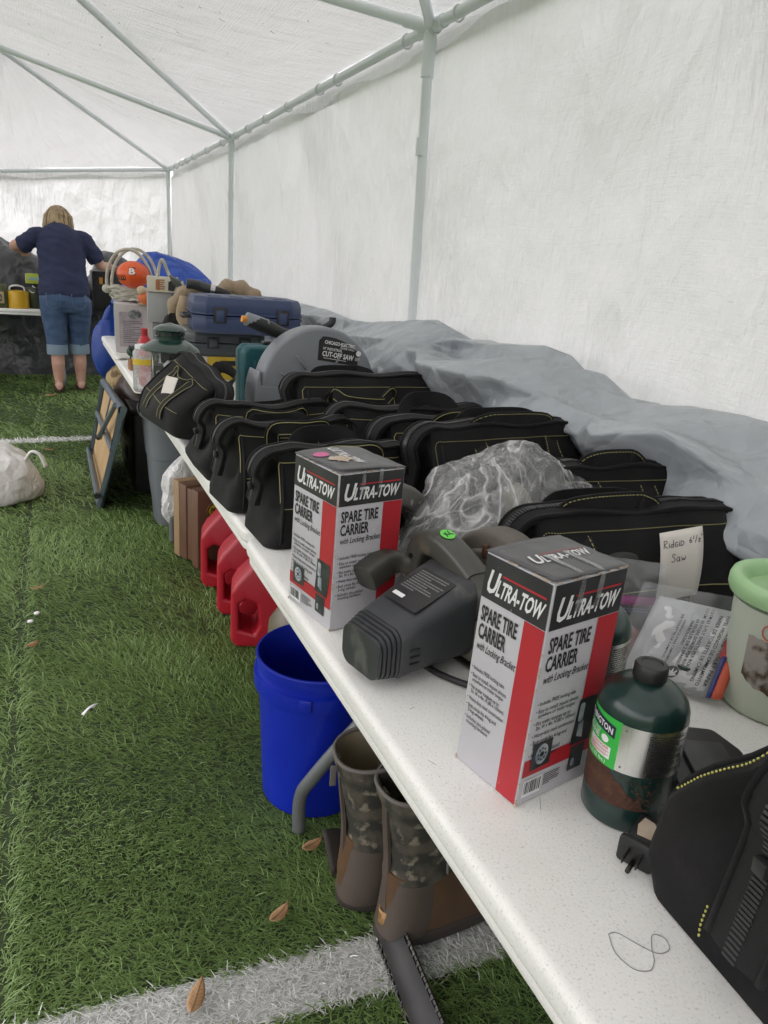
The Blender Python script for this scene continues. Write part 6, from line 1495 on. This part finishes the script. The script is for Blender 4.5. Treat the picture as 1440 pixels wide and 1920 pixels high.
# white sack on the aisle
t = thing('white_sack', 'white woven sack with tied corner ears standing on the turf at the left edge', 'sack', (-.40, 4.18, .004), R(6)); m_sack = crumpled_sheet('white_woven_sack', (.74, .73, .71), (.66, .65, .63), .45, 7., .8)
def sk(q):
    e = 2.6; k = 1/(abs(q.x)**e+abs(q.y)**e+abs(q.z)**2.0)**(1/e)
    return k*(1+.16*facet(q*.55, 2, 4, 1., .55)+.035*facet(q, 9, 4, 2.6)) 
g = G(); g.ball((0, 0, .085), (.345, .25, .185), 34, fn=sk); g.v = [(x*(1+.10*max(0, .1-z)/.1), y*(1+.10*max(0, .1-z)/.1), max(z, .004)) for x, y, z in g.v]; g.obj('body', m_sack, t, 180)
for s in (1, -1): G().tube(cr([(s*.26, -.11, .20), (s*.29, -.12, .245), (s*.33, -.13, .225), (s*.35, -.14, .165)], 5), [.018, .017, .016, .015, .015, .015, .015, .016, .017, .018, .019, .02, .021, .021, .022, .020], n=9, flat=.5).obj('corner_ear', m_sack, t, 180)
# leaves and scraps on the turf
m_leaf = M('dry_leaf', (.42, .25, .12), .7, col2=(.32, .17, .075), vs=30); m_vein = M('leaf_vein', (.25, .14, .07), .7)
for i, (x, y, rz, L, lab) in enumerate(((.478, 1.265, 25, .060, 'tan dry leaf on the turf just left of the boots'), (.358, 1.110, 38, .062, 'tan dry leaf lying below the boots near the white line'), (.172, .990, 62, .066, 'tan dry leaf lying across the edge of the near white line'), (-.085, 2.86, 10, .05, 'small brown leaf by the turf seam level with the gas cans'), (-.10, 2.40, 50, .055, 'brown leaf by the turf seam nearest the camera'), (-.02, 5.05, -8, .06, 'tan leaf on the turf just before the far white line'), (.02, 7.05, 5, .10, 'curled pale leaf on the turf at the feet of the person'))):
    t = thing('dry_leaf', lab, 'leaf', (x, y, .022), 0, 'dry leaves on the turf', rot=(R(4*(-1)**i), R(5*(-1)**(i//2)), R(rz)))
    def lf(a, b): 
        w_ = .22*math.sin(math.pi*min(1, a**.85))**.8*(1 if a < .98 else .3); return V((L*(a-.5), L*w_*(2*b-1), .0025*math.cos((2*b-1)*1.4)+.006*(a-.5)**2*4))
    G().grid(lf, 14, 6).obj('blade', m_leaf, t, 180, mod=solid(.0006))
    g = G(); g.tube([lf(a/10, .5)+V((0, 0, .001)) for a in range(11)]+[V((L*.62, .002, .006))], .0007, n=5)
    for k in range(2, 9):
        for s in (-1, 1): g.tube([lf(k/10, .5)+V((0, 0, .0008)), lf(min(1, k/10+.10), .5+.36*s)+V((0, 0, .0010))], .0003, n=4)
    g.obj('vein', m_vein, t, 180)
t = thing('white_scrap', 'small curled white scrap on the open turf', 'scrap', (.049, 1.945, .026), R(40)); G().grid(lambda a, b: V((.055*a-.02, .010*b*(1-.6*a), .012*math.sin(a*2.5))), 8, 2).obj('strip', m_white, t, 180, mod=solid(.0008)); G().ball((.02, .006, .006), (.008, .006, .004), 6).obj('knob', m_white, t, 180)
for x, y, lab in ((-.085, 2.62, 'tiny white crumb beside the turf seam, larger'), (-.105, 2.56, 'tiny white crumb on the turf seam, smaller')):
    o = G().ball((0, 0, 0), (.011, .008, .006), 6, fn=lambda q: 1+.2*noise.noise(q*2)).obj('white_crumb', m_white, None, 180, loc=(x, y, .03)); tag(o, lab, 'scrap', 'white crumbs by the seam')

# ================================================================== BACK TABLE THINGS
m_yp = M('yellow_enamel', (.66, .38, .015), .35); m_olive = M('olive_enamel', (.075, .085, .035), .45)
t = thing('yellow_pot', 'yellow pot with a white wire handle on the back table', 'pot', (-.20, 7.66, .702))
G().lathe([(.086, 0), (.092, .004), (.096, .145), (.093, .15), (.086, .145), (.083, .01)], 40).obj('body', m_yp, t, 50); G().tube(cr([(-.06, -.03, .14), (-.055, -.04, .18), (-.02, -.045, .195), (.02, -.045, .195), (.055, -.04, .18), (.06, -.03, .14)], 4), .008, n=8).obj('handle', m_white, t, 180)
t = thing('olive_pot', 'dark olive pot half hidden behind the yellow pot and the person', 'pot', (-.055, 7.74, .702)); G().lathe([(.085, 0), (.09, .004), (.11, .18), (.106, .185), (.1, .18)], 36).obj('body', M('dark_olive_enamel', (.035, .045, .02), .45), t, 50); G().tube(cr([(-.05, -.09, .17), (-.02, -.1, .14), (.01, -.1, .17), (-.02, -.1, .20)], 4), .006, n=8, closed=False).obj('handle', m_white, t, 180)
t = thing('olive_crock', 'olive crock with a tan label at the left edge of the back table', 'crock', (-.345, 7.66, .702)); G().lathe([(.08, 0), (.09, .01), (.095, .14), (.07, .19), (.06, .20)], 36).obj('body', m_olive, t, 50); g = G(); g.box((-.01, -.094, .09), (.10, .012, .10), .003); lb = g.obj('label', M('tan_label', (.45, .34, .2), .7), t); g = G(); g.tube([V((.0+.02*math.cos(a*.6), -.1008, .09+.03*math.sin(a*.6))) for a in range(11)], .005, n=6); g.obj('label_mark', m_ink, lb, 180)
t = thing('yellow_green_box', 'bright yellow-green carton on the pots at the back table', 'box', (-.12, 7.72, .915), R(-6)); G().box((.08, .05, .045), (.17, .10, .085), .002).obj('body', M('lime_board', (.48, .56, .06), .5), t); g = G(); g.box((.075, -.0015, .045), (.11, .002, .025)); g.obj('blue_print', M('pale_blue_print', (.30, .50, .50), .5), t, 0); g = G(); g.box((-.006, .05, .045), (.004, .098, .083)); g.obj('white_end', m_white, t, 0)
t = thing('storage_box', 'black storage box under the dark grey tarp on the back table, right of the person', 'box', (.62, 7.98, .705)); G().box((0, 0, .18), (.36, .34, .36), .02).obj('body', m_blackp, t); g = G(); g.box((-.10, -.175, .27), (.03, .006, .06), .002); g.obj('orange_tag', M('orange_tag', (.65, .3, .05), .6), t)

# ================================================================== PERSON
def vox(g, name, mat, parent, vs, sm=4, disp=None, smooth=180):
    me = g.mesh('t', mat, 0); o = bpy.data.objects.new('t', me); COL.objects.link(o)
    m = o.modifiers.new('r', 'REMESH'); m.mode = 'VOXEL'; m.voxel_size = vs
    if sm: s = o.modifiers.new('s', 'SMOOTH'); s.iterations = sm; s.factor = .5
    dg = bpy.context.evaluated_depsgraph_get(); me2 = bpy.data.meshes.new_from_object(o.evaluated_get(dg)); bpy.data.objects.remove(o); bpy.data.meshes.remove(me)
    me2.name = name
    if disp:
        n = [v.normal.copy() for v in me2.vertices]
        for v, q in zip(me2.vertices, n): v.co += q*disp(v.co)
    me2.materials.clear(); me2.materials.append(mat); me2.polygons.foreach_set('use_smooth', [True]*len(me2.polygons)); me2.polygons.foreach_set('material_index', [0]*len(me2.polygons)); me2.update()
    p = bpy.data.objects.new(name, me2); COL.objects.link(p); p.parent = parent; return p
def ell(g, secs, n=24):
    g.loft([[V((cx+rx*math.cos(2*math.pi*k/n), cy+ry*math.sin(2*math.pi*k/n), z+tl*ry*math.sin(2*math.pi*k/n))) for k in range(n)] for cx, cy, z, rx, ry, tl in secs]); return g
person = thing('person', 'person in navy T-shirt and rolled blue jeans bending over the back table', 'person', (.178, 7.33, .014))
m_skin = M('skin', (.56, .33, .25), .5, col2=(.52, .28, .21), vs=14); m_shirt = M('navy_cotton', (.020, .026, .070), .85, col2=(.025, .032, .08), vs=6, bump=.2, bs=200); m_jean = M('blue_denim', (.038, .072, .150), .8, col2=(.060, .105, .20), vs=7, bump=.25, bs=240); m_cuff = M('pale_denim_cuff', (.20, .27, .34), .85, bump=.2, bs=200)
def hand_geo(g, c, d, up, s=1.):
    d, up = V(d).normalized(), V(up).normalized(); sd = d.cross(up).normalized(); c = V(c)
    g.loft([[c+d*t+sd*(w*math.cos(a*math.pi/6))+up*(h*math.sin(a*math.pi/6)) for a in range(12)] for t, w, h in ((-.015, .024, .019), (.02, .034, .016), (.06, .040, .014), (.082, .038, .011))])
    for k, L in enumerate((.062, .072, .068, .052)):
        b = c+d*.075+sd*(-.029+.0195*k); g.tube(cr([b, b+d*L*.5-up*.006, b+d*L*.85-up*.024, b+d*L-up*.042], 3), [.0095]*4+[.009]*3+[.008]*3, n=8)
    b = c+d*.02-sd*.034; g.tube(cr([b, b+d*.03-sd*.022-up*.004, b+d*.062-sd*.024-up*.018], 4), .0105, n=8)
g = G()
for s, yy in ((-1, -.03), (1, .05)):
    x = -.083 if s < 0 else .105
    ell(g, [(x+.0, yy+.0, .045, .034, .040, 0), (x, yy, .075, .036, .040, 0), (x, yy+.002, .14, .045, .048, 0), (x*.98, yy-.008, .25, .056, .060, 0), (x*.98, yy, .36, .054, .056, 0), (x*.98, yy, .44, .060, .062, 0), (x*.95, yy*.8, .60, .075, .080, 0), (x*.92, yy*.5, .78, .088, .098, 0), (x*.8, .0, .88, .09, .11, 0)])
    # foot and toes pointing to the table
    g.loft([[V((x+w*math.cos(a*math.pi/8), yy+t, max(.012, zc+h*math.sin(a*math.pi/8)))) for a in range(16)] for t, w, zc, h in ((-.055, .018, .04, .022), (-.045, .030, .045, .033), (-.01, .034, .05, .040), (.05, .036, .045, .034), (.12, .043, .030, .020), (.165, .042, .024, .012), (.18, .030, .022, .008))])
ell(g, [(0, 0, .80, .16, .12, 0), (.002, .0, .92, .185, .130, 0), (.0, .03, 1.06, .165, .115, -.15), (0, .08, 1.20, .165, .11, -.35), (0, .13, 1.32, .17, .095, -.45), (0, .165, 1.385, .11, .075, -.5), (-.004, .19, 1.42, .055, .055, -.5), (-.006, .215, 1.46, .052, .055, -.4)])
g.ball((-.006, .255, 1.475), (.076, .095, .112), 14)
g.ball((-.006, .348, 1.465), (.014, .018, .020), 6)                 # nose
for s in (-1, 1): g.ball((-.006+s*.076, .25, 1.475), (.010, .020, .030), 6)     # ears
g.ball((-.006, .335, 1.425), (.026, .012, .009), 6)
LA = [(-.160, .13, 1.325), (-.27, .12, 1.26), (-.365, .15, 1.225), (-.34, .30, 1.20), (-.32, .385, 1.19)]
RA = [(.160, .13, 1.325), (.255, .12, 1.225), (.325, .16, 1.105), (.385, .29, 1.10), (.42, .36, 1.10)]
for A in (LA, RA):
    q = cr(A, 6); n = len(q); g.tube(q, [.056-.026*(k/n)**.9 for k in range(n)], n=14)
hand_geo(g, LA[-1], V(LA[-1])-V(LA[-2]), (0, 0, 1)); hand_geo(g, RA[-1], V(RA[-1])-V(RA[-2]), (0, 0, 1))
vox(g, 'body', m_skin, person, .0085, 3)
def folds(a, fx, fz): return lambda c: a*(crease(V((c.x*fx, c.y*fx, c.z*fz)), 3)) + .0
g = G()
ell(g, [(.0, -.005, .835, .205, .150, 0), (.002, -.005, .87, .207, .152, 0), (.004, .0, .95, .198, .146, -.05), (.002, .03, 1.06, .192, .135, -.15), (0, .08, 1.20, .192, .128, -.3), (0, .120, 1.29, .196, .114, -.45), (0, .145, 1.345, .165, .092, -.5), (-.002, .165, 1.385, .118, .075, -.5), (-.003, .185, 1.42, .072, .060, -.5)])
for A, s in ((LA, -1), (RA, 1)):
    a, b, c = V(A[0]), V(A[1]), V(A[2]); e = b+(c-b)*.55
    g.tube(cr([a+V((-s*.05, 0, -.02)), a+V((s*.02, -.003, .0)), b+V((0, 0, -.008)), e+V((0, 0, -.012))], 5), [.062]*6+[.066]*4+[.070]*3+[.071]*3, n=18)
vox(g, 't_shirt', m_shirt, person, .011, 4, lambda c: .006*crease(V((c.x*5, c.y*5, c.z*13+c.x*4)), 3)+.003*fbm(V((c.x*16, c.y*16, c.z*22)), 2))
g = G()
ell(g, [(.002, .0, .93, .178, .130, 0), (.002, -.005, .88, .195, .145, 0), (.003, -.012, .80, .205, .155, 0), (.005, -.004, .74, .202, .148, 0), (.005, .0, .70, .196, .130, 0)])
for s, yy in ((-1, -.03), (1, .05)):
    x = -.083 if s < 0 else .105
    ell(g, [(x*1.15, 0, .80, .10, .130, 0), (x*1.14, yy*.3, .72, .104, .118, 0), (x*1.06, yy*.6, .60, .094, .098, 0), (x*.99, yy*.9, .46, .079, .082, 0), (x*.98, yy, .38, .076, .078, 0), (x*.98, yy, .34, .077, .078, 0)])
jn = vox(g, 'jeans', m_jean, person, .010, 3, lambda c: .0055*crease(V((c.x*6, c.y*6, c.z*15)), 3)*(1 if c.z < .72 else .5)+.002*fbm(V((c.x*20, c.y*20, c.z*30)), 2))
for s, yy in ((-1, -.03), (1, .05)):
    x = (-.083 if s < 0 else .105)*.98
    g = G(); ell(g, [(x, yy, .335, .079, .080, 0), (x, yy, .33, .086, .087, 0), (x, yy, .37, .088, .089, 0), (x, yy, .415, .086, .087, 0), (x, yy, .418, .079, .080, 0)], 32); g.obj('rolled_cuff', m_cuff, jn, 60)
    g = G(); pts = [(x*1.1-.055, -.158, .86), (x*1.1-.05, -.163, .76), (x*1.1, -.164, .735), (x*1.1+.05, -.163, .76), (x*1.1+.055, -.158, .86)]
    g.tube([V(p) for p in cr(pts, 3)], .003, n=5); g.obj('pocket_seam', M('light_denim_seam', (.11, .15, .22), .85), jn, 180)
    g = G(); g.loft([[V((x+w*math.cos(a*math.pi/8), yy+.06+L*math.sin(a*math.pi/8), z)) for a in range(16)] for w, L, z in ((.044, .125, .0045), (.047, .128, .006), (.047, .128, .016), (.044, .125, .018))]); sd_ = g.obj('sandal', M('brown_sandal', (.05, .025, .02), .7), person, 50)
    g = G(); g.ribbon(cr([(x-.045, yy+.09, .018), (x-.03, yy+.09, .052), (x, yy+.09, .064), (x+.03, yy+.09, .052), (x+.045, yy+.09, .018)], 4), .03, .004, up=V((0, 0, 1))); g.obj('sandal_strap', M('brown_strap', (.06, .03, .02), .6), sd_, 60)
# hair: a blonde bob falling forward
m_hair = M('blonde_hair', (.52, .40, .24), .5, col2=(.30, .21, .11), vs=5, vd=6, bump=.5, bs=30, bstretch=(9, 9, 1))
g = G(); g.ball((-.006, .235, 1.475), (.102, .112, .105), 20, fn=lambda q: (1+.05*fbm(V((q.x*4, q.y*4, q.z*1.2)), 3))*(1 if q.z > -.3 else 1.02)); g.obj('hair', m_hair, person, 180)
hr = bpy.data.objects['hair']; g = G(); rh = random.Random(12); g2 = G()
for k in range(230):
    a = rh.uniform(0, 2*math.pi); a = a if not (R(50) < a < R(130)) else a+math.pi
    el = rh.uniform(.2, 1.4); c, s = math.cos(a), math.sin(a); w = rh.uniform(.004, .009); st_ = V((-.006+.10*c*math.cos(el), .235+.112*s*math.cos(el), 1.475+.108*math.sin(el)))
    md = V((-.006+.112*c, .232+.118*s, 1.46+.03*rh.random())); en = V((-.006+(.112+.01*rh.random())*c+rh.gauss(0, .006), .220+.105*s, 1.345+.04*rh.random()+(.03 if s > 0 else 0)))
    (g if k % 3 else g2).tube(cr([st_, md, en], 4), [w*.6, w, w, w, w, w, w, w*.7, w*.3], n=5)
g.obj('hair_lock', m_hair, hr, 180); g2.obj('hair_lock', M('dark_blonde_hair', (.20, .13, .065), .5), hr, 180)

# ================================================================== BOOKKEEPING
# print, stitches, teeth and the like are too small to pick apart: one part of kind stuff each
SMALL = ('lettering', 'print', 'stitch', 'teeth', 'worn_edge', 'tape', 'handwriting', 'badge_lettering', 'scribble', 'chain', 'vent_slot', 'moulded_rib', 'seam_piping', 'piping', 'rim_ridge', 'vein', 'mark', 'woven_rim', 'pattern', 'picture_detail', 'louvre_slot', 'lid_clip', 'bolt_hole', 'vent_rib', 'lid_rib', 'picture', 'red_stripe', 'black_band', 'hair_lock', 'rust_patch', 'roundel', 'cable', 'cord', 'bail')
for o in SC.objects:
    if o.type == 'MESH' and o.parent and any(k in o.name for k in SMALL): o['kind'] = 'stuff'
